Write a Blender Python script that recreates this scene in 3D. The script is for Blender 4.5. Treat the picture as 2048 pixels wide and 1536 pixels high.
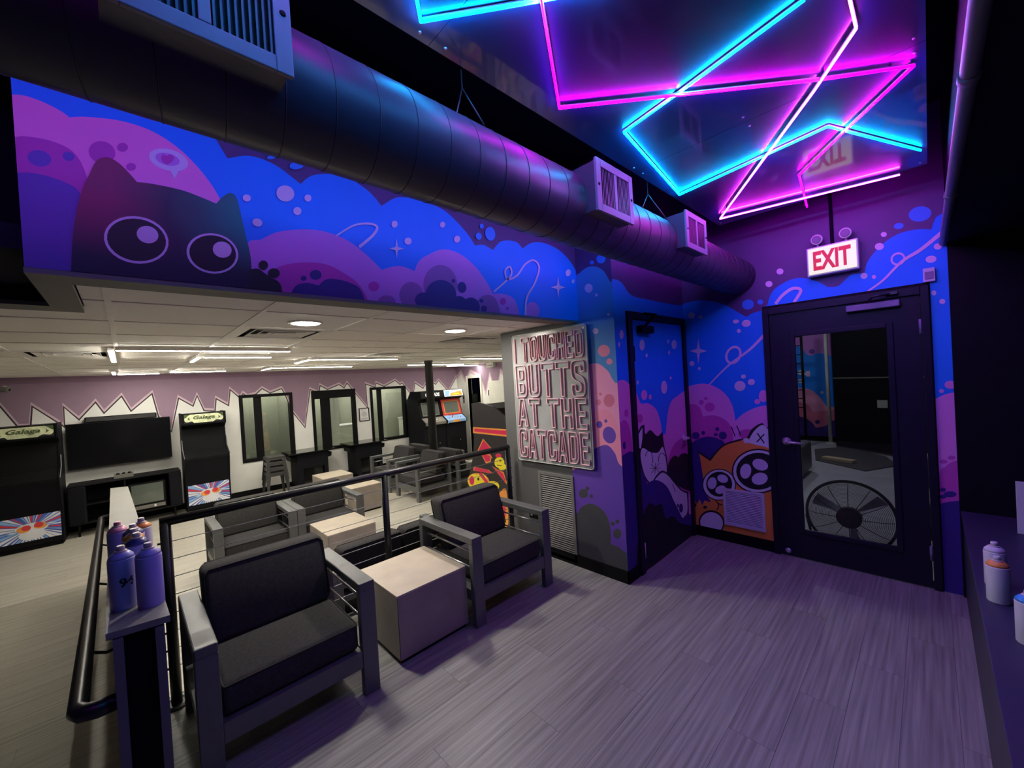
import bpy, bmesh, math, random
from mathutils import Vector, Matrix
from mathutils.geometry import tessellate_polygon
random.seed(7)
PI = math.pi
for o in list(bpy.data.objects): bpy.data.objects.remove(o)
SC = bpy.context.scene
COL = SC.collection

# ------------------------------------------------------------------ camera
CR = Vector((0.7191425, -0.69233952, -0.05916124)); CU = Vector((0.04967848, -0.03369538, 0.99819677))
CF = Vector((0.69308449, 0.72078472, -0.0101625)); FPX = 804.62; CAM = Vector((0, 0, 1.61))
cd = bpy.data.cameras.new('camera'); cam = bpy.data.objects.new('camera', cd); COL.objects.link(cam)
cd.sensor_fit = 'HORIZONTAL'; cd.sensor_width = 36; cd.lens = FPX / 2048 * 36; cd.clip_start = 0.02
cam.matrix_world = Matrix(((CR.x, CU.x, -CF.x, CAM.x), (CR.y, CU.y, -CF.y, CAM.y), (CR.z, CU.z, -CF.z, CAM.z), (0, 0, 0, 1)))
SC.camera = cam
# ------------------------------------------------------------------ world and exposure
W = bpy.data.worlds.new('world'); SC.world = W; W.use_nodes = True
W.node_tree.nodes['Background'].inputs[0].default_value = (0.02, 0.02, 0.06, 1)
W.node_tree.nodes['Background'].inputs[1].default_value = 0.05
SC.view_settings.view_transform = 'Standard'; SC.view_settings.look = 'None'
SC.view_settings.gamma = 1; SC.view_settings.use_curve_mapping = False
SC.view_settings.exposure = 0.0
NEON = 150.0        # strength of the coloured tubes
LED = 125.0         # strength of the white ceiling strips
DOWN = 270.0       # strength of the round downlights
ZC, ZL, YF, YH, XS = 2.07, -0.30, 9.12, 1.98, 2.70     # lower ceiling, lower floor, far wall, header face, sign wall
ZP = 2.76                                               # glossy ceiling panel

def P(x, y, ax, val):
    """the point of the plane axis=val on which pixel (x, y) of the photograph lies"""
    d = CF * FPX + CR * (x - 1024) - CU * (y - 768)
    t = (val - CAM[ax]) / d[ax]
    return CAM + d * t

# ------------------------------------------------------------------ materials
def mat(name, col, rough=0.5, metal=0.0, var=0.06, scale=6.0, bump=0.0, bscale=200.0, spec=None, emis=None, es=0.0, stretch=None, objrand=0.0, coat=0.0):
    m = bpy.data.materials.new(name); m.use_nodes = True
    n = m.node_tree.nodes; l = m.node_tree.links; b = n['Principled BSDF']
    b.inputs['Roughness'].default_value = rough; b.inputs['Metallic'].default_value = metal
    if spec is not None: b.inputs['Specular IOR Level'].default_value = spec
    if coat: b.inputs['Coat Weight'].default_value = coat; b.inputs['Coat Roughness'].default_value = 0.05
    tc = n.new('ShaderNodeTexCoord')
    src = tc.outputs['Object']
    if stretch:
        mp = n.new('ShaderNodeMapping'); mp.inputs['Scale'].default_value = stretch
        l.new(src, mp.inputs['Vector'])
        if objrand:
            oi = n.new('ShaderNodeObjectInfo'); cx = n.new('ShaderNodeCombineXYZ'); mu = n.new('ShaderNodeMath'); mu.operation = 'MULTIPLY'; mu.inputs[1].default_value = 40
            l.new(oi.outputs['Random'], mu.inputs[0]); l.new(mu.outputs[0], cx.inputs[0]); l.new(mu.outputs[0], cx.inputs[1]); l.new(cx.outputs[0], mp.inputs['Location'])
        src = mp.outputs[0]
    nz = n.new('ShaderNodeTexNoise'); nz.inputs['Scale'].default_value = scale; nz.inputs['Detail'].default_value = 5
    l.new(src, nz.inputs['Vector'])
    rp = n.new('ShaderNodeValToRGB')
    e = rp.color_ramp.elements; e[0].position = 0.3; e[1].position = 0.7
    e[0].color = tuple(max(0, c * (1 - var)) for c in col) + (1,); e[1].color = tuple(min(1, c * (1 + var)) for c in col) + (1,)
    l.new(nz.outputs['Fac'], rp.inputs['Fac'])
    out = rp.outputs['Color']
    if objrand:
        oi2 = n.new('ShaderNodeObjectInfo'); mr = n.new('ShaderNodeMapRange'); mr.inputs['To Min'].default_value = 1 - objrand; mr.inputs['To Max'].default_value = 1 + objrand
        l.new(oi2.outputs['Random'], mr.inputs['Value'])
        hs = n.new('ShaderNodeHueSaturation'); l.new(mr.outputs[0], hs.inputs['Value']); l.new(out, hs.inputs['Color']); out = hs.outputs['Color']
    l.new(out, b.inputs['Base Color'])
    if bump:
        bn = n.new('ShaderNodeTexNoise'); bn.inputs['Scale'].default_value = bscale; bn.inputs['Detail'].default_value = 3
        l.new(src if stretch else tc.outputs['Object'], bn.inputs['Vector'])
        bp = n.new('ShaderNodeBump'); bp.inputs['Strength'].default_value = bump; bp.inputs['Distance'].default_value = 0.002
        l.new(bn.outputs['Fac'], bp.inputs['Height']); l.new(bp.outputs[0], b.inputs['Normal'])
    if emis:
        b.inputs['Emission Color'].default_value = tuple(emis) + (1,); b.inputs['Emission Strength'].default_value = es
    return m

def glassmat(name, tint=(0.9, 0.95, 0.93), refl=0.08, alpha_col=None):
    """thin pane: clear with a little mirror reflection"""
    m = bpy.data.materials.new(name); m.use_nodes = True
    n = m.node_tree.nodes; l = m.node_tree.links
    for x in list(n): n.remove(x)
    o = n.new('ShaderNodeOutputMaterial'); mx = n.new('ShaderNodeMixShader'); tr = n.new('ShaderNodeBsdfTransparent'); gl = n.new('ShaderNodeBsdfGlossy'); fr = n.new('ShaderNodeFresnel')
    tr.inputs[0].default_value = tuple(tint) + (1,); gl.inputs['Roughness'].default_value = 0.02; fr.inputs[0].default_value = 1.5
    ad = n.new('ShaderNodeMath'); ad.operation = 'ADD'; ad.inputs[1].default_value = refl; ad.use_clamp = True
    l.new(fr.outputs[0], ad.inputs[0]); l.new(ad.outputs[0], mx.inputs[0]); l.new(tr.outputs[0], mx.inputs[1]); l.new(gl.outputs[0], mx.inputs[2]); l.new(mx.outputs[0], o.inputs[0])
    return m

M = {}
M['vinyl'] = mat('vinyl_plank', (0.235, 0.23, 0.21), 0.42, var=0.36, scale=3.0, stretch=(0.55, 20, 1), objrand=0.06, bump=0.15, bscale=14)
M['vinyl_lit'] = mat('vinyl_plank_lit', (0.50, 0.47, 0.40), 0.42, var=0.22, scale=3.0, stretch=(0.55, 20, 1), objrand=0.04, bump=0.15, bscale=14)  # lighter plank copy, the lower room's bright light put into the colour
M['vinyl_ramp_shade'] = mat('vinyl_plank_ramp_shade', (0.31, 0.29, 0.235), 0.42, var=0.26, scale=3.0, stretch=(0.55, 20, 1), objrand=0.04, bump=0.15, bscale=14)  # darker plank copy, the ramp's weaker light put into the colour
M['joint'] = mat('floor_joint', (0.14, 0.13, 0.12), 0.9)
M['black_paint'] = mat('black_wall_paint', (0.007, 0.007, 0.010), 0.6, bump=0.1, spec=0.1)
M['navy_paint'] = mat('dark_ceiling_paint', (0.008, 0.007, 0.018), 0.8, spec=0.1)
M['panel'] = mat('glossy_acrylic_panel', (0.007, 0.028, 0.095), 0.32, spec=0.8, var=0.1, coat=1.0)
M['white_wall'] = mat('white_wall_paint', (0.74, 0.74, 0.70), 0.7, var=0.02, bump=0.1)
M['mauve'] = mat('mauve_wall_paint', (0.27, 0.175, 0.245), 0.7, var=0.04)
M['mauve_shade'] = mat('mauve_shadow_paint', (0.22, 0.13, 0.19), 0.7, var=0.04)  # painted shade for the wall strip just below the ceiling
M['pale_pink'] = mat('pale_pink_line', (0.58, 0.42, 0.49), 0.7)
M['line_black'] = mat('black_line_paint', (0.03, 0.025, 0.03), 0.7)
M['tile'] = mat('ceiling_tile_mineral', (0.88, 0.84, 0.77), 0.9, var=0.03, scale=60, bump=0.5, bscale=150, objrand=0.04)
M['tbar'] = mat('ceiling_grid_metal', (0.80, 0.76, 0.70), 0.5)
M['trim_gray'] = mat('gray_trim_paint', (0.16, 0.15, 0.13), 0.6)
M['gray_wall'] = mat('charcoal_wall_paint', (0.10, 0.10, 0.10), 0.6, var=0.03, bump=0.1)
M['alum'] = mat('gray_powdercoat_aluminium', (0.125, 0.128, 0.13), 0.38, metal=0.2, var=0.04, scale=30)
M['rod'] = mat('brushed_rod', (0.45, 0.45, 0.46), 0.3, metal=0.8)
M['fabric'] = mat('charcoal_woven_fabric', (0.045, 0.043, 0.043), 0.95, var=0.18, scale=60, bump=0.8, bscale=900, spec=0.2)
M['piping'] = mat('black_piping', (0.012, 0.012, 0.013), 0.8)
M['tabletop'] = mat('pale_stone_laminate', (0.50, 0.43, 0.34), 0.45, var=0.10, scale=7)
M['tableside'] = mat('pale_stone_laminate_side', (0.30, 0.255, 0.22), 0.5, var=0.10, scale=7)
M['black_metal'] = mat('black_rail_metal', (0.03, 0.03, 0.033), 0.33, metal=0.4)
M['cable'] = mat('steel_cable', (0.75, 0.75, 0.72), 0.4, metal=0.2)
M['black'] = mat('matte_black', (0.007, 0.007, 0.008), 0.55, spec=0.08)
M['dark_steel'] = mat('dark_gray_steel', (0.035, 0.034, 0.034), 0.45)
M['black_gloss'] = mat('gloss_black', (0.006, 0.006, 0.007), 0.12)
M['black_door'] = mat('navy_black_door_paint', (0.012, 0.010, 0.024), 0.45, spec=0.2)
M['chrome'] = mat('satin_chrome', (0.62, 0.62, 0.66), 0.35, metal=0.6)
M['duct'] = mat('painted_spiral_duct', (0.060, 0.050, 0.095), 0.42, var=0.04, metal=0.1)
M['duct_seam'] = mat('duct_seam_dark', (0.03, 0.03, 0.05), 0.6)  # dark line of the spiral seams
M['grille'] = mat('grille_paint', (0.20, 0.17, 0.27), 0.5)
M['lav_plastic'] = mat('white_plastic', (0.62, 0.60, 0.66), 0.45)
M['cap_gray'] = mat('painted_cap_wood', (0.20, 0.195, 0.175), 0.45, bump=0.3, bscale=60)
M['post_gray'] = mat('pony_wall_trim', (0.10, 0.10, 0.11), 0.6)
M['can_body'] = mat('spray_can_lavender', (0.36, 0.32, 0.72), 0.35, var=0.03)
M['can_white'] = mat('spray_can_white', (0.62, 0.60, 0.66), 0.35, var=0.03)
M['can_orange'] = mat('spray_can_orange', (0.85, 0.30, 0.08), 0.35)
M['can_pink'] = mat('spray_can_pink', (0.80, 0.30, 0.45), 0.35)
M['can_navy'] = mat('spray_can_navy', (0.05, 0.04, 0.20), 0.35)
M['can_blue'] = mat('spray_can_blue', (0.05, 0.3, 0.8), 0.35)
M['nozzle'] = mat('pale_nozzle_plastic', (0.55, 0.42, 0.45), 0.4)
M['print_black'] = mat('black_print', (0.01, 0.01, 0.012), 0.5)
M['neon_blue'] = mat('neon_cyan_glow', (0.1, 0.1, 0.1), emis=(0.0, 0.38, 1.0), es=NEON)
M['neon_mag'] = mat('neon_magenta_glow', (0.1, 0.1, 0.1), emis=(0.62, 0.0, 0.80), es=NEON * 0.8)
M['neon_pink'] = mat('neon_pale_pink_glow', (0.1, 0.1, 0.1), emis=(0.62, 0.018, 0.70), es=NEON * 0.8)
M['led'] = mat('white_led_lens', (0.8, 0.8, 0.8), emis=(1.0, 0.94, 0.82), es=LED)
M['led2'] = mat('added_room_lamp', (0.8, 0.8, 0.8), emis=(0.95, 1.0, 0.95), es=170)
M['down'] = mat('downlight_lens', (0.8, 0.8, 0.8), emis=(1.0, 0.93, 0.82), es=DOWN)
M['exit_face'] = mat('lit_exit_face', (0.06, 0.07, 0.05), emis=(1.0, 0.93, 0.64), es=0.84, rough=0.3)
M['exit_red'] = mat('exit_red_letters', (0.3, 0.01, 0.01), emis=(0.7, 0.01, 0.01), es=0.6)
M['acrylic'] = glassmat('clear_acrylic', (0.93, 0.93, 0.93), 0.03)
M['frost'] = mat('frosted_backing', (0.33, 0.34, 0.34), 0.25, var=0.15, scale=3)
M['sign_pink'] = mat('unlit_pink_silicone', (0.95, 0.55, 0.64), 0.4)
M['sign_rose'] = mat('unlit_rose_silicone', (0.66, 0.32, 0.40), 0.4)
M['pane'] = glassmat('window_pane', (0.80, 0.83, 0.80), 0.05)
M['door_pane'] = glassmat('door_pane', (0.62, 0.62, 0.70), 0.01)
M['louver'] = mat('gray_louver', (0.19, 0.185, 0.175), 0.45)
M['marquee'] = mat('pale_marquee_print', (0.62, 0.66, 0.42), 0.3, var=0.3, scale=14)  # plain pale print with random mottling
M['green_print'] = mat('dark_green_print', (0.06, 0.09, 0.03), 0.4)
M['white_print'] = mat('white_print', (0.75, 0.75, 0.75), 0.4)
M['art_blue'] = mat('print_blue', (0.07, 0.13, 0.50), 0.35)
M['art_red'] = mat('print_red', (0.70, 0.05, 0.06), 0.35)
M['art_white'] = mat('print_white', (0.75, 0.76, 0.80), 0.35)
M['art_lblue'] = mat('print_light_blue', (0.25, 0.45, 0.75), 0.35)
M['art_yellow'] = mat('print_yellow', (0.85, 0.70, 0.04), 0.35)
M['art_crimson'] = mat('print_crimson', (0.68, 0.03, 0.10), 0.35)
M['art_orange'] = mat('print_orange', (0.85, 0.33, 0.06), 0.35)
M['crt'] = mat('gray_tube_glass', (0.10, 0.12, 0.10), 0.12, spec=0.8)
M['screen'] = mat('tv_screen', (0.004, 0.004, 0.005), 0.15)
M['white_trim'] = mat('white_trim', (0.66, 0.66, 0.58), 0.6)
M['dark_recess'] = mat('dark_opening', (0.02, 0.02, 0.02), 0.8)
M['concrete'] = mat('gray_concrete', (0.40, 0.40, 0.42), 0.6, var=0.12, scale=3)
M['rug'] = mat('dark_rug', (0.07, 0.065, 0.06), 0.95, bump=0.5, bscale=300)
M['wood'] = mat('pale_pine', (0.65, 0.50, 0.30), 0.6, stretch=(2, 20, 2))
M['white_leather'] = mat('dark_leather', (0.10, 0.10, 0.11), 0.5)
M['counter'] = mat('dark_bench_paint', (0.035, 0.033, 0.05), 0.5)
M['counter_top'] = mat('dark_bench_top', (0.035, 0.03, 0.07), 0.5)
M['conduit'] = mat('painted_conduit', (0.20, 0.18, 0.23), 0.45)
# mural paints
PT = {k: mat('mural_' + k, c, 0.6, var=0.05, scale=2.5) for k, c in dict(
    indigo=(0.085, 0.035, 0.16), sky=(0.002, 0.235, 0.92), teal=(0.045, 0.27, 0.62), pink=(0.88, 0.32, 0.54), mid=(0.56, 0.19, 0.66), rose=(0.52, 0.04, 0.40), hpink=(0.90, 0.20, 0.60), xpink=(0.80, 0.26, 0.66), xrose=(0.62, 0.07, 0.44),
    redrose=(0.70, 0.16, 0.28), violet=(0.13, 0.05, 0.42), deep=(0.035, 0.012, 0.20), black=(0.008, 0.006, 0.012), lilac=(0.70, 0.55, 0.78),
    white=(0.75, 0.72, 0.78), orange=(0.85, 0.27, 0.045), gray=(0.055, 0.055, 0.065), dot=(0.03, 0.25, 0.85), purple=(0.30, 0.10, 0.38), salmon=(0.88, 0.28, 0.44)).items()}
PT['wallgray'] = M['gray_wall']
def catpaint():
    m = mat('mural_black_cat_spray', (0.03, 0.02, 0.05), 0.6)
    n = m.node_tree.nodes; l = m.node_tree.links; tc = n.new('ShaderNodeTexCoord'); sp = n.new('ShaderNodeSeparateXYZ'); l.new(tc.outputs['Object'], sp.inputs[0])
    mr = n.new('ShaderNodeMapRange'); mr.inputs['From Min'].default_value = 0.0; mr.inputs['From Max'].default_value = 0.55; l.new(sp.outputs[0], mr.inputs[0])
    nz = n.new('ShaderNodeTexNoise'); nz.inputs['Scale'].default_value = 3; ad = n.new('ShaderNodeMath'); ad.operation = 'MULTIPLY_ADD'; ad.inputs[1].default_value = 0.35
    l.new(tc.outputs['Object'], nz.inputs[0]); l.new(nz.outputs[0], ad.inputs[0]); l.new(mr.outputs[0], ad.inputs[2])
    rp = n.new('ShaderNodeValToRGB'); l.new(ad.outputs[0], rp.inputs[0]); e = rp.color_ramp.elements
    e[0].position = 0.15; e[0].color = (0.26, 0.012, 0.09, 1); e[1].position = 1.0; e[1].color = (0.0, 0.26, 0.22, 1); x = e.new(0.5); x.color = (0.03, 0.02, 0.05, 1)
    mr2 = n.new('ShaderNodeMapRange'); mr2.inputs['From Min'].default_value = 2.12; mr2.inputs['From Max'].default_value = 2.32; l.new(sp.outputs[2], mr2.inputs[0])
    mx = n.new('ShaderNodeMix'); mx.data_type = 'RGBA'; mx.inputs['A'].default_value = (0.012, 0.006, 0.035, 1); l.new(mr2.outputs[0], mx.inputs['Factor']); l.new(rp.outputs[0], mx.inputs['B'])
    l.new(mx.outputs['Result'], n['Principled BSDF'].inputs['Base Color'])
    return m
PT['cat'] = catpaint()

# ------------------------------------------------------------------ mesh helpers
def newbm(): return bmesh.new()
def add_box(bm, lo, hi, mi=0, bev=0.0):
    x0, y0, z0 = lo; x1, y1, z1 = hi
    v = [bm.verts.new(p) for p in ((x0,y0,z0),(x1,y0,z0),(x1,y1,z0),(x0,y1,z0),(x0,y0,z1),(x1,y0,z1),(x1,y1,z1),(x0,y1,z1))]
    fs = [bm.faces.new([v[i] for i in q]) for q in ((0,3,2,1),(4,5,6,7),(0,1,5,4),(1,2,6,5),(2,3,7,6),(3,0,4,7))]
    for f in fs: f.material_index = mi
    if bev:
        es = list({e for f in fs for e in f.edges})
        bmesh.ops.bevel(bm, geom=es, offset=bev, segments=2 if bev < 0.02 else 3, profile=0.5, affect='EDGES')
    return v
def B(lo, hi, bev=0.0):
    bm = newbm(); add_box(bm, lo, hi, 0, bev); return bm
def add_tube(bm, pts, r, n=10, cap=True, mi=0):
    pts = [Vector(p) for p in pts]
    if not isinstance(r, (list, tuple)):
        q = [pts[0]]
        for p in pts[1:]:
            if (p - q[-1]).length > 1e-5: q.append(p)
        pts = q
    rs = r if isinstance(r, (list, tuple)) else [r] * len(pts)
    rings = []; ref = None
    for i, p in enumerate(pts):
        a = (pts[i] - pts[i-1]).normalized() if i else None; b = (pts[i+1] - pts[i]).normalized() if i < len(pts) - 1 else None
        t = (a + b).normalized() if a and b else (a or b)
        if ref is None: ref = Vector((0, 0, 1)) if abs(t.z) < 0.9 else Vector((1, 0, 0))
        if a is not None: ref = (ref - a * ref.dot(a)).normalized()
        s = t.cross(ref).normalized(); u = s.cross(t).normalized(); ref = u
        k = 1.0
        if a and b: k = 1.0 / max(0.5, math.cos(a.angle(b) / 2))
        ring = []
        for j in range(n):
            w = 2 * PI * j / n; d = s * math.cos(w) + u * math.sin(w)
            if a and b and k > 1.001:
                ax = (b - a).normalized(); d = d + ax * (d.dot(ax) * (k - 1))
            ring.append(bm.verts.new(p + d * rs[i]))
        rings.append(ring)
    for q in range(len(rings) - 1):
        for j in range(n):
            f = bm.faces.new((rings[q][j], rings[q][(j+1) % n], rings[q+1][(j+1) % n], rings[q+1][j])); f.smooth = True; f.material_index = mi
    if cap:
        bm.faces.new(rings[0][::-1]).material_index = mi; bm.faces.new(rings[-1]).material_index = mi
def TUBE(pts, r, n=10):
    bm = newbm(); add_tube(bm, pts, r, n); return bm
def add_lathe(bm, c, prof, n=20, axis=(0, 0, 1), mi=0):
    """prof: (radius, height) along axis from c"""
    ax = Vector(axis).normalized(); ref = Vector((1, 0, 0)) if abs(ax.x) < 0.9 else Vector((0, 1, 0)); s = ax.cross(ref).normalized(); u = ax.cross(s); c = Vector(c)
    rings = []
    for r, h in prof:
        rings.append([bm.verts.new(c + ax * h + (s * math.cos(2*PI*j/n) + u * math.sin(2*PI*j/n)) * max(r, 1e-5)) for j in range(n)])
    for q in range(len(rings) - 1):
        for j in range(n):
            f = bm.faces.new((rings[q][j], rings[q][(j+1) % n], rings[q+1][(j+1) % n], rings[q+1][j])); f.smooth = True; f.material_index = mi
    bm.faces.new(rings[0][::-1]).material_index = mi; bm.faces.new(rings[-1]).material_index = mi
def LATHE(c, prof, n=20, axis=(0, 0, 1)):
    bm = newbm(); add_lathe(bm, c, prof, n, axis); return bm
def add_prism(bm, pts, d, mi=0):
    """closed outline of 3-D points swept by vector d (pts planar)"""
    a = [bm.verts.new(p) for p in pts]; b = [bm.verts.new(Vector(p) + Vector(d)) for p in pts]; n = len(a)
    tri = tessellate_polygon([[Vector(p) for p in pts]])
    for t in tri:
        for q in ((a[t[0]], a[t[1]], a[t[2]]), (b[t[2]], b[t[1]], b[t[0]])):
            try: bm.faces.new(q).material_index = mi
            except ValueError: pass
    for i in range(n):
        bm.faces.new((a[i], b[i], b[(i+1) % n], a[(i+1) % n])).material_index = mi
def PRISM(pts, d):
    bm = newbm(); add_prism(bm, pts, d); return bm

BASE = {}
def obj(name, bm, m, parent=None, **props):
    """link one bmesh built in world coordinates as one object"""
    bmesh.ops.recalc_face_normals(bm, faces=bm.faces)
    me = bpy.data.meshes.new(name)
    if parent is not None: bmesh.ops.translate(bm, verts=bm.verts, vec=-BASE[parent.name])
    bm.to_mesh(me); bm.free()
    for x in (m if isinstance(m, (list, tuple)) else [m]): me.materials.append(x)
    o = bpy.data.objects.new(name, me); COL.objects.link(o)
    if parent is not None: o.parent = parent; BASE[o.name] = BASE[parent.name]
    else: BASE[o.name] = Vector((0, 0, 0))
    for k, v in props.items(): o[k] = v
    return o
def thing(name, label, cat, loc=(0, 0, 0), group=None):
    o = bpy.data.objects.new(name, None); COL.objects.link(o); o.location = loc; o.empty_display_size = 0.1
    BASE[o.name] = Vector(loc); o['label'] = label; o['category'] = cat
    if group: o['group'] = group
    return o
def solo(name, bm, m, label, cat, group=None):
    o = obj(name, bm, m); o['label'] = label; o['category'] = cat
    if group: o['group'] = group
    return o
def struct(name, bm, m, parent=None, **p):
    o = obj(name, bm, m, parent, **p)
    if parent is None: o['kind'] = 'structure'
    return o
def kids(o): return [c for c in bpy.data.objects if c.parent == o]
def dup(root, loc, rotz=0.0, label=None):
    r = root.copy(); COL.objects.link(r); r.location = loc; r.rotation_euler = (0, 0, rotz)
    if label: r['label'] = label
    for ch in kids(root):
        c = ch.copy(); COL.objects.link(c); c.parent = r
        for g in kids(ch):
            d = g.copy(); COL.objects.link(d); d.parent = c
    return r

# ------------------------------------------------------------------ painted flat shapes on wall planes
def smooth(pts, seg=6):
    """closed outline; entries (x, y) are smooth, (x, y, 1) sharp"""
    n = len(pts); out = []
    for i in range(n):
        p0, p1, p2, p3 = pts[i-1], pts[i], pts[(i+1) % n], pts[(i+2) % n]
        if len(p1) > 2: p0 = p1
        if len(p2) > 2: p3 = p2
        if len(p1) > 2 and len(p2) > 2: out.append((p1[0], p1[1])); continue
        for k in range(seg):
            t = k / seg; t2 = t*t; t3 = t2*t
            out.append(tuple(0.5 * (2*p1[a] + (p2[a]-p0[a])*t + (2*p0[a]-5*p1[a]+4*p2[a]-p3[a])*t2 + (3*p1[a]-p0[a]-3*p2[a]+p3[a])*t3) for a in (0, 1)))
    return out
def ell(cx, cy, rx, ry=None, rot=0.0, n=28):
    ry = ry or rx; c, s = math.cos(math.radians(rot)), math.sin(math.radians(rot))
    return [(cx + rx*math.cos(2*PI*i/n)*c - ry*math.sin(2*PI*i/n)*s, cy + rx*math.cos(2*PI*i/n)*s + ry*math.sin(2*PI*i/n)*c) for i in range(n)]
def strokes(pts, w, closed=False, sm=True):
    """a brush line as a list of quads, w in pixels (a number, or one per point)"""
    if sm:
        q = []; n = len(pts)
        for i in range(n if closed else n - 1):
            p0 = pts[i-1] if (i or closed) else pts[i]; p1 = pts[i]; p2 = pts[(i+1) % n]; p3 = pts[(i+2) % n] if (closed or i + 2 < n) else p2
            for k in range(5):
                t = k/5; t2 = t*t; t3 = t2*t
                q.append(tuple(0.5*(2*p1[a]+(p2[a]-p0[a])*t+(2*p0[a]-5*p1[a]+4*p2[a]-p3[a])*t2+(3*p1[a]-p0[a]-3*p2[a]+p3[a])*t3) for a in (0, 1)))
        if not closed: q.append(tuple(pts[-1][:2]))
    else: q = [p[:2] for p in pts]
    n = len(q); L = []; R = []
    for i in range(n):
        a = q[i-1] if (i or closed) else q[i]; b = q[(i+1) % n] if (closed or i < n-1) else q[i]
        dx, dy = b[0]-a[0], b[1]-a[1]; d = math.hypot(dx, dy) or 1; ww = (w if not isinstance(w, (tuple, list)) else w[0] + (w[1]-w[0])*i/(n-1)) / 2
        L.append((q[i][0]-dy/d*ww, q[i][1]+dx/d*ww)); R.append((q[i][0]+dy/d*ww, q[i][1]-dx/d*ww))
    return [[L[i], L[(i+1) % n], R[(i+1) % n], R[i]] for i in range(n if closed else n-1)]
def star(cx, cy, rx, ry):
    out = []
    for i in range(16):
        a = 2*PI*i/16; k = {0: 1, 4: 1, 8: 1, 12: 1}.get(i, 0.24 + (0.10 if i % 4 in (1, 3) else 0.0))
        out.append((cx + rx*k*math.cos(a), cy + ry*k*math.sin(a)))
    return out
def clip(poly, lo0, hi0, lo1, hi1):
    for ax, val, sg in ((0, lo0, 1), (0, hi0, -1), (1, lo1, 1), (1, hi1, -1)):
        out = []; n = len(poly)
        for i in range(n):
            a, b = poly[i-1], poly[i]; ia = (a[ax]-val)*sg >= 0; ib = (b[ax]-val)*sg >= 0
            if ia != ib:
                t = (val-a[ax])/(b[ax]-a[ax]); out.append((a[0]+(b[0]-a[0])*t, a[1]+(b[1]-a[1])*t))
            if ib: out.append(b)
        poly = out
        if len(poly) < 3: return []
    return poly
def paint(name, layers, ax, val, rect, side, parent, label=None, off0=0.0006, step=0.00011, world=False):
    """layers: (paint, polygon px) laid flat on plane axis=val inside rect (a0,a1,z0,z1); side: +1/-1 direction the wall faces"""
    bm = newbm(); mats = []; idx = {}
    oa = 1 if ax == 0 else 0
    for li, (pm, poly) in enumerate(layers):
        m = PT[pm] if isinstance(pm, str) and pm in PT else (M[pm] if isinstance(pm, str) else pm)
        if m.name not in idx: idx[m.name] = len(mats); mats.append(m)
        polys = poly if (poly and isinstance(poly[0], list)) else [poly]
        for pl in polys:
            if world: w = [(p[0], p[1]) for p in pl]
            else:
                w = []
                for x, y in ((p[0], p[1]) for p in pl):
                    q = P(x, y, ax, val); w.append((q[oa], q[2]))
            w = clip(w, *rect)
            if len(w) < 3: continue
            d = val + side * (off0 + step * li)
            vs3 = [Vector((d, a, z)) if ax == 0 else Vector((a, d, z)) for a, z in w]
            vs = [bm.verts.new(v) for v in vs3]
            for t in tessellate_polygon([vs3]):
                try: bm.faces.new((vs[t[0]], vs[t[1]], vs[t[2]])).material_index = idx[m.name]
                except ValueError: pass
    me = bpy.data.meshes.new(name)
    if parent is not None: bmesh.ops.translate(bm, verts=bm.verts, vec=-BASE[parent.name])
    # orient towards the room
    nrm = Vector((side, 0, 0)) if ax == 0 else Vector((0, side, 0))
    bm.normal_update()
    fl = [f for f in bm.faces if f.normal.dot(nrm) < 0]
    if fl: bmesh.ops.reverse_faces(bm, faces=fl)
    bm.to_mesh(me); bm.free()
    for m in mats: me.materials.append(m)
    o = bpy.data.objects.new(name, me); COL.objects.link(o)
    if parent is not None: o.parent = parent; BASE[o.name] = BASE[parent.name]
    if label: o['label'] = label
    return o
def sign_text(body, size, width, origin, right, up, m, name, parent, depth=0.0015, shear=0.0, bold=0.0, align='CENTER'):
    """lettering as a thin mesh; origin is the middle of the line, width fits the whole line"""
    cu = bpy.data.curves.new(name, 'FONT'); cu.body = body; cu.size = 1.0; cu.extrude = 0.001; cu.offset = bold; cu.shear = shear
    cu.align_x = align; cu.resolution_u = 3
    to = bpy.data.objects.new(name, cu); COL.objects.link(to)
    dg = bpy.context.evaluated_depsgraph_get(); me = bpy.data.meshes.new_from_object(to.evaluated_get(dg))
    bpy.data.objects.remove(to); bpy.data.curves.remove(cu)
    xs = [v.co.x for v in me.vertices]; ys = [v.co.y for v in me.vertices]; zs = [v.co.z for v in me.vertices]
    w = max(xs)-min(xs); h = max(ys)-min(ys); cx = (max(xs)+min(xs))/2; cy = (max(ys)+min(ys))/2
    r = Vector(right).normalized(); u = Vector(up).normalized(); nn = r.cross(u)
    pb = BASE[parent.name] if parent is not None else Vector((0, 0, 0))
    for v in me.vertices:
        v.co = Vector(origin) + r*((v.co.x-cx)/w*width) + u*((v.co.y-cy)/h*size) + nn*(depth if v.co.z > 0 else 0) - pb
    me.materials.clear(); me.materials.append(m)
    o = bpy.data.objects.new(name, me); COL.objects.link(o)
    if parent is not None: o.parent = parent; BASE[o.name] = BASE[parent.name]
    return o

# ================================================================== THE SETTING
XL, XE, YR = -2.3, 3.95, -1.3
EDGE = 2.90
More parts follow.
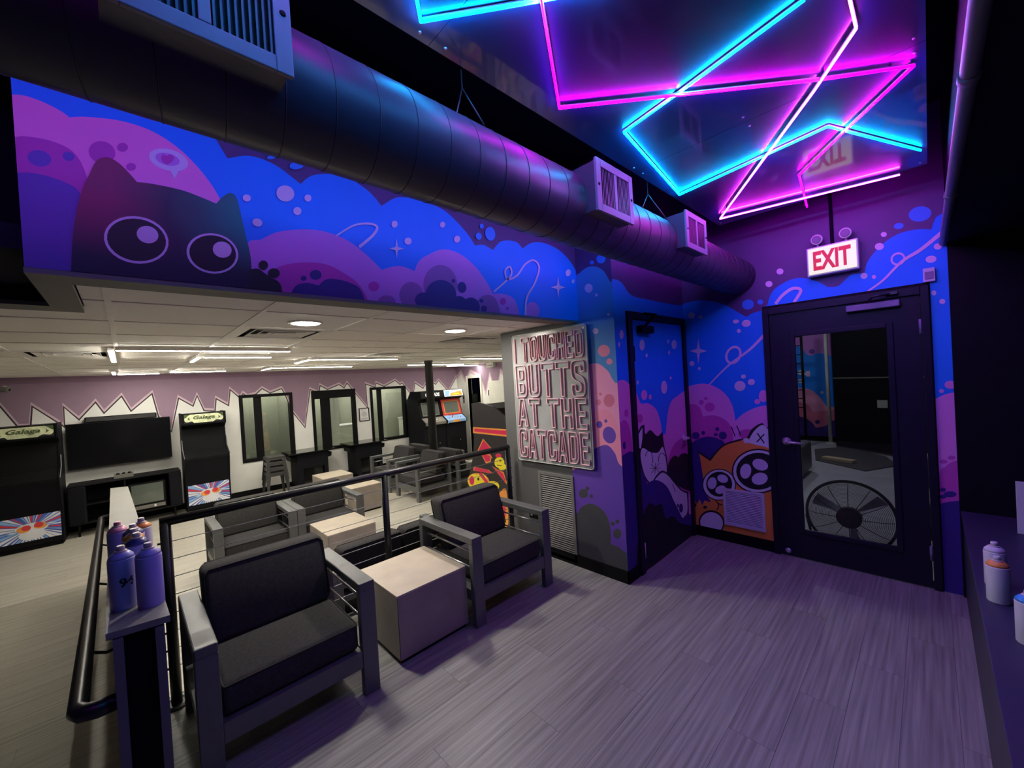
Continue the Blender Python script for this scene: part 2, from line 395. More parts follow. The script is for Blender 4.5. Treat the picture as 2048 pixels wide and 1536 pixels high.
# floor slabs and planks
def planks(par, x0, x1, y0, y1, z, m, skip=None, slope=None, w=0.18, L=1.22):
    """rows of planks running along x; slope(y) gives the height"""
    cache = {}; y = y0; row = 0; zf = slope or (lambda q: z)
    while y < y1 - 0.01:
        yb = min(y + w, y1); x = x0 - (row * 0.437 % L)
        while x < x1 - 0.01:
            a, b = max(x, x0), min(x + L, x1)
            if b - a > 0.03 and not (skip and skip(a, b, y, yb)):
                key = (round(b-a, 3), round(yb-y, 3), round(zf(yb)-zf(y), 4))
                if key not in cache:
                    g = 0.0002; bm = newbm(); dz = zf(yb) - zf(y); w0, l0 = yb-y, b-a
                    v = [bm.verts.new(p) for p in ((g,g,-.004),(l0-g,g,-.004),(l0-g,w0-g,dz-.004),(g,w0-g,dz-.004),(g+.0005,g+.0005,0),(l0-g-.0005,g+.0005,0),(l0-g-.0005,w0-g-.0005,dz),(g+.0005,w0-g-.0005,dz))]
                    for q in ((4,5,6,7),(0,1,5,4),(1,2,6,5),(2,3,7,6),(3,0,4,7)): bm.faces.new([v[i] for i in q])
                    me = bpy.data.meshes.new('plank'); bm.to_mesh(me); bm.free(); me.materials.append(m); cache[key] = me
                o = bpy.data.objects.new('plank', cache[key]); COL.objects.link(o); o.parent = par; o.location = (a, y, zf(y))
            x += L
        y = yb; row += 1
bm = newbm(); add_box(bm, (XL, YR, -.34), (XE, 1.80, -.003)); add_box(bm, (.0, 1.80, -.34), (XE, EDGE, -.003))
fl = struct('floor', bm, M['joint'], None, label='dark subfloor and joints under the platform planks')
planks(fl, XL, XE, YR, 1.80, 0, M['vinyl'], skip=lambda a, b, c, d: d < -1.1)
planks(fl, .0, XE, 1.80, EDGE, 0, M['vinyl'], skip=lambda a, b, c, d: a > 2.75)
RY0, RY1 = 1.80, 6.30
def rz(y): return ZL * min(1, max(0, (y - RY0) / (RY1 - RY0)))
ramp = struct('floor', PRISM([(XL, RY0, -.003), (XL, RY1, ZL - .003), (XL, RY1, ZL - .04), (XL, RY0, ZL - .04)], (-XL - .02, 0, 0)), M['joint'])
planks(ramp, XL, -.02, RY0, RY1, 0, M['vinyl_ramp_shade'], slope=rz)
bm = newbm(); add_box(bm, (XL, RY1, ZL - .06), (.0, YF, ZL - .003)); add_box(bm, (.0, EDGE, ZL - .06), (6.65, YF, ZL - .003))
low = struct('floor', bm, M['joint'])
planks(low, .0, 6.65, EDGE, YF, ZL, M['vinyl_lit'], skip=lambda a, b, c, d: (a > 3.4 and c < 4.6) or a > 5.8, w=0.2, L=1.3)
M['vinyl_mid_shade'] = mat('vinyl_plank_mid_shade', (0.40, 0.375, 0.315), 0.42, var=0.24, scale=3.0, stretch=(0.55, 20, 1), objrand=0.04)  # in-between plank tone that paints the light falling off towards the ramp
planks(low, XL, .0, RY1, YF, ZL, M['vinyl_mid_shade'], w=0.2, L=1.3)

# black shell of the front room
struct('wall_right', B((XL, YR - .1, -.02), (XE + .1, YR, 3.4)), M['black_paint'])
struct('wall_back', B((XL - .1, YR - .1, -.4), (XL, YF + .1, 3.4)), M['navy_paint'])
struct('ceiling', B((XL, YR, 3.3), (XE + .1, 2.8, 3.4)), M['navy_paint'])
struct('trim_1', B((XL, YR, 2.34), (XE, -.107, 3.3)), M['navy_paint'], None)       # soffit over the bench
# header over the opening, with its step on the left
T = .13
bm = newbm(); add_box(bm, (-.21, YH, 2.06), (XS, YH + T, 3.3)); add_box(bm, (-.21, YH + T, 2.06), (-.12, 2.60, 3.3)); add_box(bm, (XL, 2.60, 2.06), (-.12, 2.60 + T, 3.3))
wh = struct('wall_header', bm, M['navy_paint'])
bm = newbm(); add_box(bm, (-.212, YH - .002, 2.042), (XS, YH + T + .003, 2.0595)); add_box(bm, (-.212, YH + T + .003, 2.042), (-.117, 2.60, 2.0595)); add_box(bm, (XL, 2.598, 2.042), (-.117, 2.60 + T + .003, 2.0595))
struct('trim_2', bm, M['trim_gray'])
# sign wall / closet block
bm = newbm(); add_box(bm, (XS, 1.65, 0), (2.87, 2.93, 2.07)); add_box(bm, (XS, 1.65, 2.07), (2.87, 2.73, 3.3))
ws = struct('wall_sign', bm, M['gray_wall'])
bm = newbm(); add_box(bm, (2.87, 1.65, 2.10), (XE, 1.75, 3.3)); add_box(bm, (3.93, 1.65, 0), (XE, 1.75, 2.10)); add_box(bm, (2.87, 2.83, ZL), (6.65, 2.93, 3.3))
wc = struct('wall_closet', bm, M['navy_paint'])
# exit wall with a hole for the door (Y .03...93)
DY0, DY1, DZ = .0, .965, 2.075
bm = newbm(); add_box(bm, (XE, DY1, 0), (XE + .14, 2.93, 3.3)); add_box(bm, (XE, -.105, 0), (XE + .14, DY0, 3.3)); add_box(bm, (XE, DY0, DZ), (XE + .14, DY1, 3.3)); add_box(bm, (XE - .03, YR, 0), (XE + .14, -.105, 3.3))
we = struct('wall_exit', bm, M['black_paint'])
# lower room shell
bm = newbm()
wins = [(1.56, 2.465, .335, 1.615), (2.85, 3.775, .335, 1.616), (4.14, 5.052, .345, 1.617)]
xs = [XL] + [v for w in wins for v in w[:2]] + [6.75]
for i in range(0, len(xs), 2): add_box(bm, (xs[i], YF, ZL), (xs[i+1], YF + .12, 2.3))
for a, b, c, d in wins: add_box(bm, (a, YF, ZL), (b, YF + .12, c)); add_box(bm, (a, YF, d), (b, YF + .12, 2.3))
wf = struct('wall_far', bm, M['white_wall'])
bm = newbm(); DX = 6.65; d0, d9 = 8.10, 8.62
add_box(bm, (DX, 2.83, ZL), (DX + .12, d0, 2.3)); add_box(bm, (DX, d9, ZL), (DX + .12, YF, 2.3)); add_box(bm, (DX, d0, 1.72), (DX + .12, d9, 2.3))
wend = struct('wall_end', bm, M['white_wall'])
struct('wall_beyond', B((DX + 1.2, 7.6, ZL), (DX + 1.3, 9.2, 2.3)), M['dark_recess'])
struct('ceiling', B((XL, 2.0, 2.12), (6.75, YF, 2.2)), M['navy_paint'])

# baseboards
struct('baseboard_far', B((XL, YF - .014, ZL), (6.65, YF, ZL + .1)), M['black'])
struct('baseboard_sign', B((XS - .012, 1.638, 0), (XS, 2.93, .095)), M['black'])
struct('baseboard_closet', B((XS - .012, 1.638, 0), (2.87, 1.65, .095)), M['black'])
struct('baseboard_exit', B((XE - .013, DY1 + .01, 0), (XE, 1.65, .095)), M['black'])
struct('trim_3', B((.066, EDGE, ZL), (2.70, EDGE + .02, -.0005)), M['black_metal'])     # platform edge board

# drop ceiling: grid bars and tiles
G = .61; GX0, GY0 = -.035, 2.55
cg = struct('ceiling_grid', B((XL, YF - .02, ZC - .004), (6.65, YF, ZC + .004)), M['tbar'])
i = -3
def tile_ok(cx, cy): return (cy > 2.12 if cx > -.1 else cy > 2.75)
while GX0 + i * G < 6.65:
    x = GX0 + i * G
    if x > XL: struct('grid_bar', B((x - .012, 2.115 if x > -.1 else 2.735, ZC - .003), (x + .012, YF - .02, ZC + .003)), M['tbar'], cg)
    i += 1
for j in range(0, 11):
    y = GY0 + j * G
    if y > YF - .05: break
    struct('grid_bar', B((-.115 if y < 2.74 else XL, y - .012, ZC - .0025), (6.65, y + .012, ZC + .0025)), M['tbar'], cg)
VENTS = {(1, 1), (4, 1), (4, 4), (-1, 4)}
tc_ = {}
for i in range(-4, 11):
    for j in range(-1, 11):
        x0, x1 = max(XL, GX0 + i*G + .0105), min(6.64, GX0 + (i+1)*G - .0105); y0, y1 = max(2.115, GY0 + j*G + .0105), min(YF - .02, GY0 + (j+1)*G - .0105)
        if x1 - x0 < .05 or y1 - y0 < .05: continue
        if x0 < -.12 and y0 < 2.735: y0 = 2.735
        if y1 - y0 < .05 or (i, j) in VENTS: continue
        if i > 3 and j < 1 and x0 > 3: continue
        k = (round(x1-x0, 3), round(y1-y0, 3))
        if k not in tc_:
            bm = newbm(); add_box(bm, (0, 0, 0), (k[0], k[1], .012)); me = bpy.data.meshes.new('tile'); bm.to_mesh(me); bm.free(); me.materials.append(M['tile']); tc_[k] = me
        o = bpy.data.objects.new('tile', tc_[k]); COL.objects.link(o); o.parent = cg; o.location = (x0, y0, ZC + .002)

_t = obj('tile', B((-.115, 2.115, ZC + .002), (-.047, 2.735, ZC + .014)), M['tile'], cg)
# ================================================================== MURALS
S_, E_ = smooth, ell
# --- header
L1 = [('indigo', [(-600, -900), (1600, -900), (1600, 900), (-600, 900)]),
 ('sky', S_([(22, -300, 1), (360, 60, 1), (425, 268, 1), (455, 317, 1), (500, 312), (550, 330), (601, 368, 1), (622, 352), (652, 348), (690, 352), (713, 365), (740, 385), (763, 412, 1), (790, 396), (812, 395), (845, 398), (866, 409), (890, 422), (911, 441), (935, 468), (950, 491, 1), (967, 490), (986, 500, 1), (1000, 484), (1018, 481), (1034, 485), (1045, 497, 1), (1062, 486), (1083, 485), (1106, 493), (1125, 506), (1141, 524), (1152, 542, 1), (1172, 535), (1190, 533, 1), (1190, 760, 1), (-60, 760, 1), (-60, -300, 1)])),
 ('hpink', S_([(-30, 230), (10, 195), (40, 190), (81, 202), (121, 222), (139, 235, 1), (174, 234), (242, 242), (303, 262), (355, 295), (396, 335), (424, 371), (440, 398, 1), (470, 620, 1), (-30, 620, 1)])),
 ('rose', S_([(-20, 290), (32, 274), (61, 274), (105, 283), (145, 303), (170, 343), (190, 420, 1), (190, 600, 1), (-20, 600, 1)])),
 ('violet', S_([(-20, 380), (15, 352), (45, 345), (81, 349), (121, 361), (157, 382), (175, 430, 1), (180, 620, 1), (-30, 620, 1)])),
 ('violet', E_(79, 317, 24, 16, 12)), ('violet', E_(137, 313, 12, 9, 15)),
 ('rose', E_(204, 305, 27, 22, 15)), ('rose', E_(245, 295, 11, 9)), ('rose', E_(262, 334, 10, 8)),
 ('lilac', E_(337, 320, 40, 21, 15)), ('lilac', [(338, 336), (360, 336), (349, 358)]), ('mid', E_(335, 319, 25, 12, 15)),
 ('rose', S_([(322, 316, 1), (326, 309), (333, 313, 1), (340, 309), (348, 315), (344, 324), (334, 330, 1), (325, 324)])),
 ('mid', S_([(490, 500), (523, 479), (557, 464), (607, 459), (652, 464), (698, 483), (736, 513), (763, 540, 1), (797, 532), (829, 542, 1), (836, 525), (850, 513), (885, 499), (919, 508), (949, 532), (972, 563), (986, 588, 1), (1007, 588), (1030, 601), (1041, 640, 1), (1041, 700, 1), (480, 660, 1)])),
 ('rose', S_([(520, 600, 1), (528, 560), (545, 541), (569, 530), (610, 525), (652, 529), (690, 548), (721, 574), (755, 640, 1)])),
 ('deep', S_([(575, 600, 1), (591, 572), (614, 566), (637, 571, 1), (650, 560), (668, 558), (698, 565), (722, 582), (740, 640, 1)])),
 ('deep', E_(631, 550, 12, 10)), ('deep', E_(607, 557, 6, 5)), ('rose', E_(747, 573, 11, 10)), ('purple', E_(773, 604, 18, 13)),
 ('purple', E_(822, 590, 24, 26)), ('purple', E_(880, 570, 34, 40)), ('purple', S_([(945, 640, 1), (955, 600), (975, 590), (992, 600), (1004, 640, 1)])),
 ('deep', E_(847, 600, 18, 15)), ('deep', E_(881, 590, 31, 30)), ('deep', E_(917, 610, 17, 18)), ('deep', E_(941, 615, 18, 20)), ('deep', [(838, 600), (950, 612), (950, 650), (840, 630)]),
 ('deep', E_(923, 575, 9, 11, -10)), ('deep', E_(906, 562, 4)), ('deep', E_(962, 602, 4)), ('deep', E_(967, 618, 6, 7)),
 ('rose', E_(1005, 603, 6, 7)), ('rose', E_(1014, 617, 3)), ('mid', E_(1064, 622, 14, 18)),
 ('cat', S_([(141, 600, 1), (145, 484), (153, 424), (165, 379), (178, 351), (192, 324), (206, 316), (221, 317), (240, 329), (258, 347), (274, 365, 1), (307, 369), (363, 381), (404, 396), (432, 408, 1), (448, 392), (462, 387), (473, 397), (481, 428), (489, 464), (499, 505), (503, 545), (505, 640, 1)])),
 ('lilac', E_(272.5, 480.5, 65, 47, 10)), ('black', E_(273, 480.5, 59.5, 42, 10)), ('lilac', E_(295, 470, 22, 17, 15)),
 ('lilac', E_(424.5, 507.5, 52, 40, 10)), ('black', E_(425, 507.5, 47, 36, 10)), ('lilac', E_(444, 500, 19, 16, 15)),
 ('black', E_(526, 531, 9.5)), ('black', E_(547, 547, 12, 10)), ('black', S_([(497, 540, 1), (515, 538), (530, 548), (541, 556, 1), (555, 563), (563, 580), (565, 640, 1), (498, 640, 1)]))]
for x, y, a, b in [(570, 388, 18, 16), (615, 397, 7, 7), (594, 423, 8, 8), (514, 446, 10, 8), (493, 397, 8, 7), (788, 449, 6, 7), (884, 450, 5, 6), (913, 479, 6, 7), (815, 483, 7, 7), (1135, 546, 5, 7), (1145, 563, 3, 4)]:
    L1.append(('lilac', E_(x, y, a, b, 15)))
L1 += [('lilac', star(792, 498, 15, 20)), ('lilac', star(1115, 575, 15, 23)),
 ('lilac', strokes([(672, 472), (706, 452), (736, 448), (753, 455), (744, 472), (717, 495)], (3, 6))),
 ('lilac', strokes([(986, 584), (1010, 563), (1022, 548), (1018, 534), (1009, 542), (1014, 559), (1033, 551), (1049, 529), (1066, 521), (1077, 536), (1068, 567), (1052, 597), (1049, 640)], 3.4))]
for x, y, a, b in [(979, 468, 10, 14), (956, 473, 6, 7), (962, 453, 4, 5), (593, 332, 15, 8), (542, 316, 9, 4)]: L1.append(('dot', E_(x, y, a, b, -10)))
L1.append(('sky', E_(430, 150, 60, 30))); L1.append(('dot', E_(760, 300, 30, 18)))
paint('mural', L1, 1, YH, (-.21, XS, 2.0605, 3.29), -1, wh, 'painted night sky with clouds, stars and a big-eyed black cat')
# --- sign wall end
L2 = [('indigo', [(-9, -9), (9, -9), (9, 9), (-9, 9)])]
def px(l): return l
L2 = [('indigo', [(1000, -400), (1500, -400), (1500, 1500), (1000, 1500)]),
 ('teal', S_([(1100, 560, 1), (1157, 548, 1), (1172, 536), (1190, 533), (1207, 542), (1220, 563, 1), (1236, 566), (1248, 578), (1256, 600), (1290, 640, 1), (1290, 1300, 1), (1100, 1300, 1)])),
 ('lilac', E_(1177.5, 576.5, 8, 9)), ('lilac', E_(1193, 590, 3)), ('lilac', E_(1217, 629, 3)), ('lilac', E_(1191, 662, 6)), ('salmon', E_(1208, 701.5, 12)), ('salmon', E_(1219, 723, 6)),
 ('dot', E_(1202, 518, 9, 9)), ('dot', E_(1184, 525, 4)),
 ('pink', S_([(1120, 740, 1), (1150, 732), (1187, 727), (1200, 729), (1216, 742), (1225, 758), (1231, 766, 1), (1280, 766, 1), (1280, 1100, 1), (1120, 1100, 1)])),
 ('redrose', E_(1218.5, 801, 11, 13)), ('redrose', E_(1197, 804.6, 5, 6)), ('redrose', E_(1201, 788, 3)),
 ('salmon', S_([(1150, 860, 1), (1165, 840), (1187, 826), (1209, 819), (1226, 831), (1237, 858), (1243, 895), (1246, 960, 1), (1150, 960, 1)])),
 ('violet', E_(1219, 870, 13, 17, -15)), ('violet', E_(1199, 849, 6, 7)), ('violet', E_(1212, 842, 3, 3.5)),
 ('violet', S_([(1100, 960, 1), (1150, 938), (1170, 915), (1191, 897), (1214, 890), (1230, 906), (1243, 932), (1290, 950, 1), (1290, 1300, 1), (1100, 1300, 1)])),
 ('gray', S_([(1130, 1060, 1), (1154, 1026), (1168, 1011), (1187, 1008), (1209, 1024), (1220, 1050), (1222, 1088, 1), (1237, 1094), (1250, 1104), (1290, 1130, 1), (1290, 1300, 1), (1130, 1300, 1)])),
 ('gray', E_(1167, 987, 9)), ('gray', E_(1175, 977, 4)), ('gray', E_(1183, 992, 3.5)), ('gray', E_(1235, 1067, 8, 10)), ('gray', E_(1226, 1047, 4)), ('gray', E_(1235, 1043, 4))]
paint('mural', L2, 0, XS, (1.65, YH - .001, 2.0605, 3.29), -1, ws, 'painted dark blue sky above the opening corner')
paint('mural', L2, 0, XS, (1.65, 2.13, .097, 2.0595), -1, ws, 'painted pink and violet clouds beside the vent')
# --- closet front and its door
K = [('indigo', [(1000, -400), (1600, -400), (1600, 1500), (1000, 1500)]),  # indigo above the clouds mostly paints in the shadow up there
 ('sky', S_([(1180, 560, 1), (1235, 560), (1262, 590), (1300, 600), (1330, 606), (1364, 610), (1450, 600, 1), (1450, 1300, 1), (1180, 1300, 1)]))]
for x, y, a, b in [(1284, 690, 5, 11), (1243, 669, 4, 9), (1238, 689, 2, 5), (1348, 689, 5, 9), (1293, 711, 2, 4), (1338, 705, 2, 4), (1336, 683, 2, 4), (1328, 774.5, 6, 13), (1267, 756, 3, 9), (1275, 765, 2, 4), (1341, 756, 2, 3)]: K.append(('lilac', E_(x, y, a, b)))
K += [('xpink', E_(1288, 790, 6, 10)), ('xpink', E_(1300, 794, 3, 5)),
 ('xpink', S_([(1215, 790, 1), (1234, 764), (1250, 761), (1262, 774), (1271, 783), (1279, 803), (1283, 808, 1), (1296, 807), (1312, 819), (1321, 846), (1324, 872, 1), (1331, 866, 1), (1335, 828), (1342, 803), (1356, 791), (1374, 780), (1420, 770, 1), (1420, 1070, 1), (1215, 1070, 1)])),
 ('xrose', S_([(1225, 860, 1), (1239, 846), (1250, 840), (1260, 860), (1265, 901), (1266, 960, 1), (1225, 960, 1)])), ('xrose', S_([(1333, 960, 1), (1337, 916), (1350, 886), (1374, 872), (1400, 872, 1), (1400, 1000, 1)])),
 ('xrose', E_(1279, 837, 6, 9)), ('xrose', E_(1252, 826, 4, 8)), ('deep', E_(1248, 891, 3, 8)),
 ('deep', S_([(1215, 930, 1), (1246, 910), (1262, 903), (1276, 915), (1290, 960), (1296, 1000, 1), (1215, 1000, 1)])),
 ('black', S_([(1335, 933), (1341, 918), (1350, 911), (1356, 915, 1), (1362, 908), (1374, 908), (1400, 930, 1), (1400, 985, 1), (1372, 980), (1346, 966), (1333, 962)])),
 ('black', E_(1276, 922, 6, 20)),
 ('black', S_([(1272, 898, 1), (1273, 872), (1281, 852, 1), (1288, 849, 1), (1290, 868), (1300, 860), (1314, 872), (1324, 863, 1), (1328, 892), (1334, 920), (1334, 948), (1322, 966), (1300, 969), (1286, 950), (1279, 925)])),
 ('white', S_([(1275, 895, 1), (1275, 873), (1284, 855, 1), (1284, 875), (1281, 897, 1)])),
 ('white', S_([(1281, 918), (1281, 903), (1286, 896), (1300, 904), (1315, 905), (1325, 894), (1331, 920), (1332, 946), (1319, 963), (1301, 966), (1288, 948)])),
 ('black', strokes([(1290, 912), (1294, 903), (1301, 903), (1304, 915), (1305, 926)], 1.3)), ('black', strokes([(1316, 924), (1318, 910), (1324, 906), (1329, 912)], 1.3)),
 ('black', strokes([(1301, 928), (1318, 944)], 1)), ('black', strokes([(1318, 926), (1302, 946)], 1)), ('black', strokes([(1300, 937), (1320, 936)], 1)), ('black', strokes([(1310, 926), (1309, 947)], 1)),
 ('black', S_([(1305, 966), (1310, 953), (1323, 941), (1336, 948), (1346, 960), (1362, 978), (1376, 984, 1), (1377, 1040, 1), (1363, 1042, 1), (1350, 1018), (1336, 988), (1318, 972)])),
 ('white', S_([(1309, 962), (1314, 953), (1324, 945), (1335, 951), (1345, 963), (1360, 980), (1373, 987, 1), (1374, 1022), (1365, 1036), (1352, 1012), (1337, 984), (1319, 968)])),
 ('black', strokes([(1344, 968), (1350, 984)], 1.2)), ('deep', E_(1361, 1016, 4, 9)), ('deep', E_(1355, 1011, 2, 4)),
 ('deep', S_([(1200, 980, 1), (1240, 930), (1262, 922), (1276, 930), (1287, 950), (1294, 967, 1), (1304, 961), (1316, 961), (1331, 971), (1341, 988), (1349, 1010), (1357, 1022), (1364, 1038, 1), (1376, 1028), (1410, 1035, 1), (1410, 1300, 1), (1200, 1300, 1)])),
 ('black', S_([(1270, 1190, 1), (1272, 1120), (1280, 1050), (1296, 1008), (1310, 1012), (1322, 1008), (1330, 1036), (1345, 1032), (1358, 1045), (1376, 1050, 1), (1410, 1060, 1), (1410, 1300, 1)]))]
paint('mural', K, 1, 1.65, (XS, 2.868, .097, 2.102), -1, wc, 'painted blue sky, clouds and violet hill')
paint('mural', K, 1, 1.65, (XS, XE, 2.102, 3.29), -1, wc, 'indigo paint above the closet door, mostly painted-in shadow')
# --- exit wall
X4 = [('indigo', [(900, -900), (2300, -900), (2300, 1700), (900, 1700)]),
 ('sky', S_([(1300, 640, 1), (1340, 615), (1364, 608), (1395, 601), (1419, 602), (1445, 608), (1465, 618), (1480, 627), (1493, 634, 1), (1506, 626), (1522, 621), (1535, 609, 1), (1541, 590), (1553, 575), (1580, 560), (1607, 556), (1637, 564), (1655, 574, 1), (1676, 572), (1690, 560), (1704, 549), (1729, 547, 1), (1736, 522), (1762, 491), (1794, 469), (1831, 459), (1863, 459, 1), (1868, 443), (1879, 430), (1930, 410, 1), (2000, 1300, 1), (1300, 1300, 1)])),
 ('dot', E_(1840, 428, 23, 15, -10)), ('dot', E_(1797.5, 452, 10, 6, -10)), ('dot', E_(1496, 609, 12, 10, -10)), ('dot', E_(1520.5, 604, 6, 5))]
for x, y, a, b in [(1560, 543, 7, 6), (1538, 568, 7, 6), (1767.6, 469, 6, 5), (1758.6, 493, 9, 7), (1728, 551.6, 7, 6), (1748, 553.8, 4, 4), (1862, 518.5, 11, 7), (1875.5, 493, 8, 6), (1867.5, 585.8, 5, 5), (1884.6, 603, 6, 5), (1492.7, 646.7, 9, 7), (1472, 643, 6, 4), (1478, 662, 4, 4), (1480, 772, 11, 10), (1503, 764, 7, 6), (1487, 753, 5, 4), (1384, 727, 5, 5), (1399, 737, 3, 3), (1383, 631, 7, 6), (1401, 634, 4, 3)]: X4.append(('lilac', E_(x, y, a, b, -8)))
X4 += [('xpink', E_(1515, 803, 6, 5)), ('xpink', E_(1527, 792, 9, 12)), ('lilac', star(1397, 702, 18, 26)),
 ('lilac', strokes([(1418, 770), (1457, 731), (1500, 699), (1530, 668)], (2.5, 6))), ('lilac', strokes(E_(1467, 710, 13, 17, 30, 12), 4.5, True)),
 ('lilac', strokes([(1551, 608), (1566, 590), (1586, 577), (1602, 581), (1588, 605)], 6)),
 ('lilac', strokes([(1735, 583), (1767, 560), (1804, 523), (1842, 499), (1890, 460)], (3, 8))), ('lilac', strokes(E_(1796, 518, 13, 11, -20, 12), 4, True)),
 ('xpink', S_([(1340, 800, 1), (1361, 783), (1383, 771), (1415, 768), (1447, 784), (1465, 811), (1471, 842, 1), (1489, 826), (1516, 814), (1545, 810), (1600, 810, 1), (1600, 1100, 1), (1340, 1100, 1)])),
 ('xpink', S_([(1850, 815, 1), (1868, 800), (1890, 789), (1930, 780, 1), (1960, 1100, 1), (1850, 1100, 1)])), ('xpink', E_(1901, 769.5, 12, 8)),
 ('xrose', S_([(1340, 840, 1), (1366, 820), (1383, 808), (1399, 814), (1406, 833, 1), (1431, 831), (1455, 843), (1466, 868), (1465, 900), (1468, 960, 1), (1340, 960, 1)])),
 ('xrose', E_(1420, 814, 10, 9)), ('xrose', E_(1403, 804.6, 5)), ('xrose', E_(1412, 797, 4, 3)), ('xrose', E_(1495, 868, 18, 10)),
 ('xrose', S_([(1860, 1100, 1), (1876, 956), (1890, 934), (1909, 922), (1950, 915, 1), (1960, 1100, 1)])), ('xrose', E_(1887, 923, 8, 4)), ('xrose', E_(1903, 915, 8, 4)), ('xpink', E_(1883, 782, 5, 4)),
 ('deep', E_(1392, 871, 8, 7)), ('deep', E_(1407, 865.6, 4)), ('deep', E_(1446, 871, 8)), ('deep', E_(1435, 858, 4)), ('deep', E_(1432, 869, 4, 3)),
 ('deep', E_(1900, 988, 13, 6)), ('deep', E_(1886, 979, 6, 4)), ('deep', E_(1886, 993, 7, 4)),
 ('deep', S_([(1860, 1030, 1), (1879, 1009), (1898, 1003), (1930, 1000, 1), (1990, 1250, 1), (1860, 1250, 1)])),
 ('deep', S_([(1368, 1000, 1), (1372, 905), (1390, 882), (1415, 873), (1438, 878), (1452, 892), (1460, 960, 1), (1440, 1020, 1)])),
 ('black', S_([(1376, 1120, 1), (1378, 996), (1384, 990), (1402, 990), (1400, 950), (1395, 900, 1), (1420, 917, 1), (1445, 890), (1475, 879), (1494, 874), (1504, 858), (1524, 846), (1537, 855), (1600, 870, 1), (1600, 1160, 1)])),
 ('orange', S_([(1376, 1120, 1), (1380, 1000), (1386, 994), (1406, 994), (1404, 950), (1399, 907, 1), (1421, 922, 1), (1447, 893), (1479, 882), (1500, 877), (1540, 880), (1600, 890, 1), (1600, 1160, 1)])),
 ('deep', S_([(1370, 985), (1372, 930), (1385, 900), (1398, 905), (1406, 950), (1412, 985), (1422, 1003), (1410, 1000, 1), (1405, 1010, 1), (1400, 998, 1), (1394, 1008, 1), (1388, 995, 1), (1380, 1004, 1), (1372, 992, 1)])),
 ('white', S_([(1496, 885, 1), (1507, 864), (1524, 850), (1537, 859), (1548, 880, 1), (1545, 900, 1), (1530, 893), (1514, 890)])), ('white', S_([(1487, 878), (1496, 876), (1498, 884), (1490, 886)])),
 ('black', strokes([(1515, 866), (1529, 886)], 2.6)), ('black', strokes([(1529, 868), (1514, 884)], 2.6)), ('black', strokes([(1463, 853), (1471, 873)], 2)), ('black', strokes([(1474, 851), (1482, 870)], 2)),
 ('black', E_(1439, 969, 34, 32)), ('white', E_(1439, 969, 32, 30)), ('black', E_(1439, 968, 26, 25)), ('lilac', E_(1425, 966, 9, 12, 10)), ('lilac', E_(1446, 957, 11, 8, 20)), ('lilac', E_(1442, 979, 11, 8, -20)),
 ('black', E_(1517, 942, 53, 45)), ('white', E_(1517, 942, 50, 42)), ('black', E_(1517, 942, 44, 37)), ('lilac', E_(1492, 942, 11, 15, 10)), ('lilac', E_(1521, 929, 16, 11, 20)), ('lilac', E_(1520, 957, 16, 12, -10)),
 ('black', E_(1390, 1010, 4)), ('black', E_(1411, 1014, 4, 3)), ('black', strokes([(1432, 1000), (1438, 1010), (1434, 1020)], 2)), ('black', strokes([(1436, 1006), (1446, 1010)], 2)),
 ('black', E_(1424, 1044, 26, 24, 20)), ('white', E_(1424, 1045, 23, 21, 20)), ('black', strokes([(1440, 1064), (1470, 1074), (1500, 1072)], 2))]
bm = newbm(); bm.free()
paint('mural', X4, 0, XE, (DY1 + .012, 1.649, .096, 3.29), -1, we, 'painted sky, clouds and orange cat with huge shiny eyes')
paint('mural', X4, 0, XE, (-.104, DY1 + .012, DZ + .03, 3.29), -1, we, 'painted blue cloud and comet above the glass door')
paint('mural', X4, 0, XE, (-.104, -.018, 0, DZ + .03), -1, we, 'narrow painted strip of sky and clouds')

# --- far wall zigzag
zig = [(-40, 790), (0, 811), (36, 853, 0), (61, 852), (64, 811), (124, 849), (129, 853), (127, 812), (158, 838), (191, 803), (208, 825), (243, 791), (262, 821), (304, 786), (317, 832), (343, 862), (357, 795), (386, 811), (394, 790), (408, 820), (430, 821), (432, 796), (457, 810), (460, 778), (480, 795), (486, 786), (495, 792), (512, 787), (524, 776), (540, 785), (563, 776), (569, 786), (585, 823), (610, 854), (620, 778), (638, 785), (640, 770), (655, 778), (678, 768), (688, 775), (694, 765), (735, 815), (731, 767), (750, 774), (752, 765), (768, 772), (790, 760), (800, 768), (804, 765), (826, 792), (830, 765), (846, 776), (857, 757), (871, 768), (877, 760), (897, 782), (913, 752), (914, 720)]
zig = [(p[0], p[1]) for p in zig]
zz = []
for x, y in zig:
    q = P(x, y, 1, YF); zz.append((q.x, q.z))
zz[0] = (XL, 1.4)
top = zz + [(6.65, 2.2), (XL, 2.2)]
def wstroke(pts, w):
    """mitred zigzag band in wall metres"""
    L, R = [], []; n = len(pts)
    for i in range(n):
        a = Vector(pts[i]) - Vector(pts[i-1]) if i else Vector(pts[1]) - Vector(pts[0]); b = Vector(pts[i+1]) - Vector(pts[i]) if i < n-1 else a
        a.normalize(); b.normalize(); na = Vector((-a.y, a.x)); nb = Vector((-b.y, b.x)); m_ = (na + nb)
        if m_.length < .25: m_ = na * 1.0; k = 1
        else: m_.normalize(); k = min(2.2, 1 / max(.3, m_.dot(na)))
        L.append(Vector(pts[i]) + m_*w/2*k); R.append(Vector(pts[i]) - m_*w/2*k)
    return [[tuple(L[i]), tuple(L[i+1]), tuple(R[i+1]), tuple(R[i])] for i in range(n-1)]
up = [(x, z + .020) for x, z in zz]; dn = [(x, z - .012) for x, z in zz]
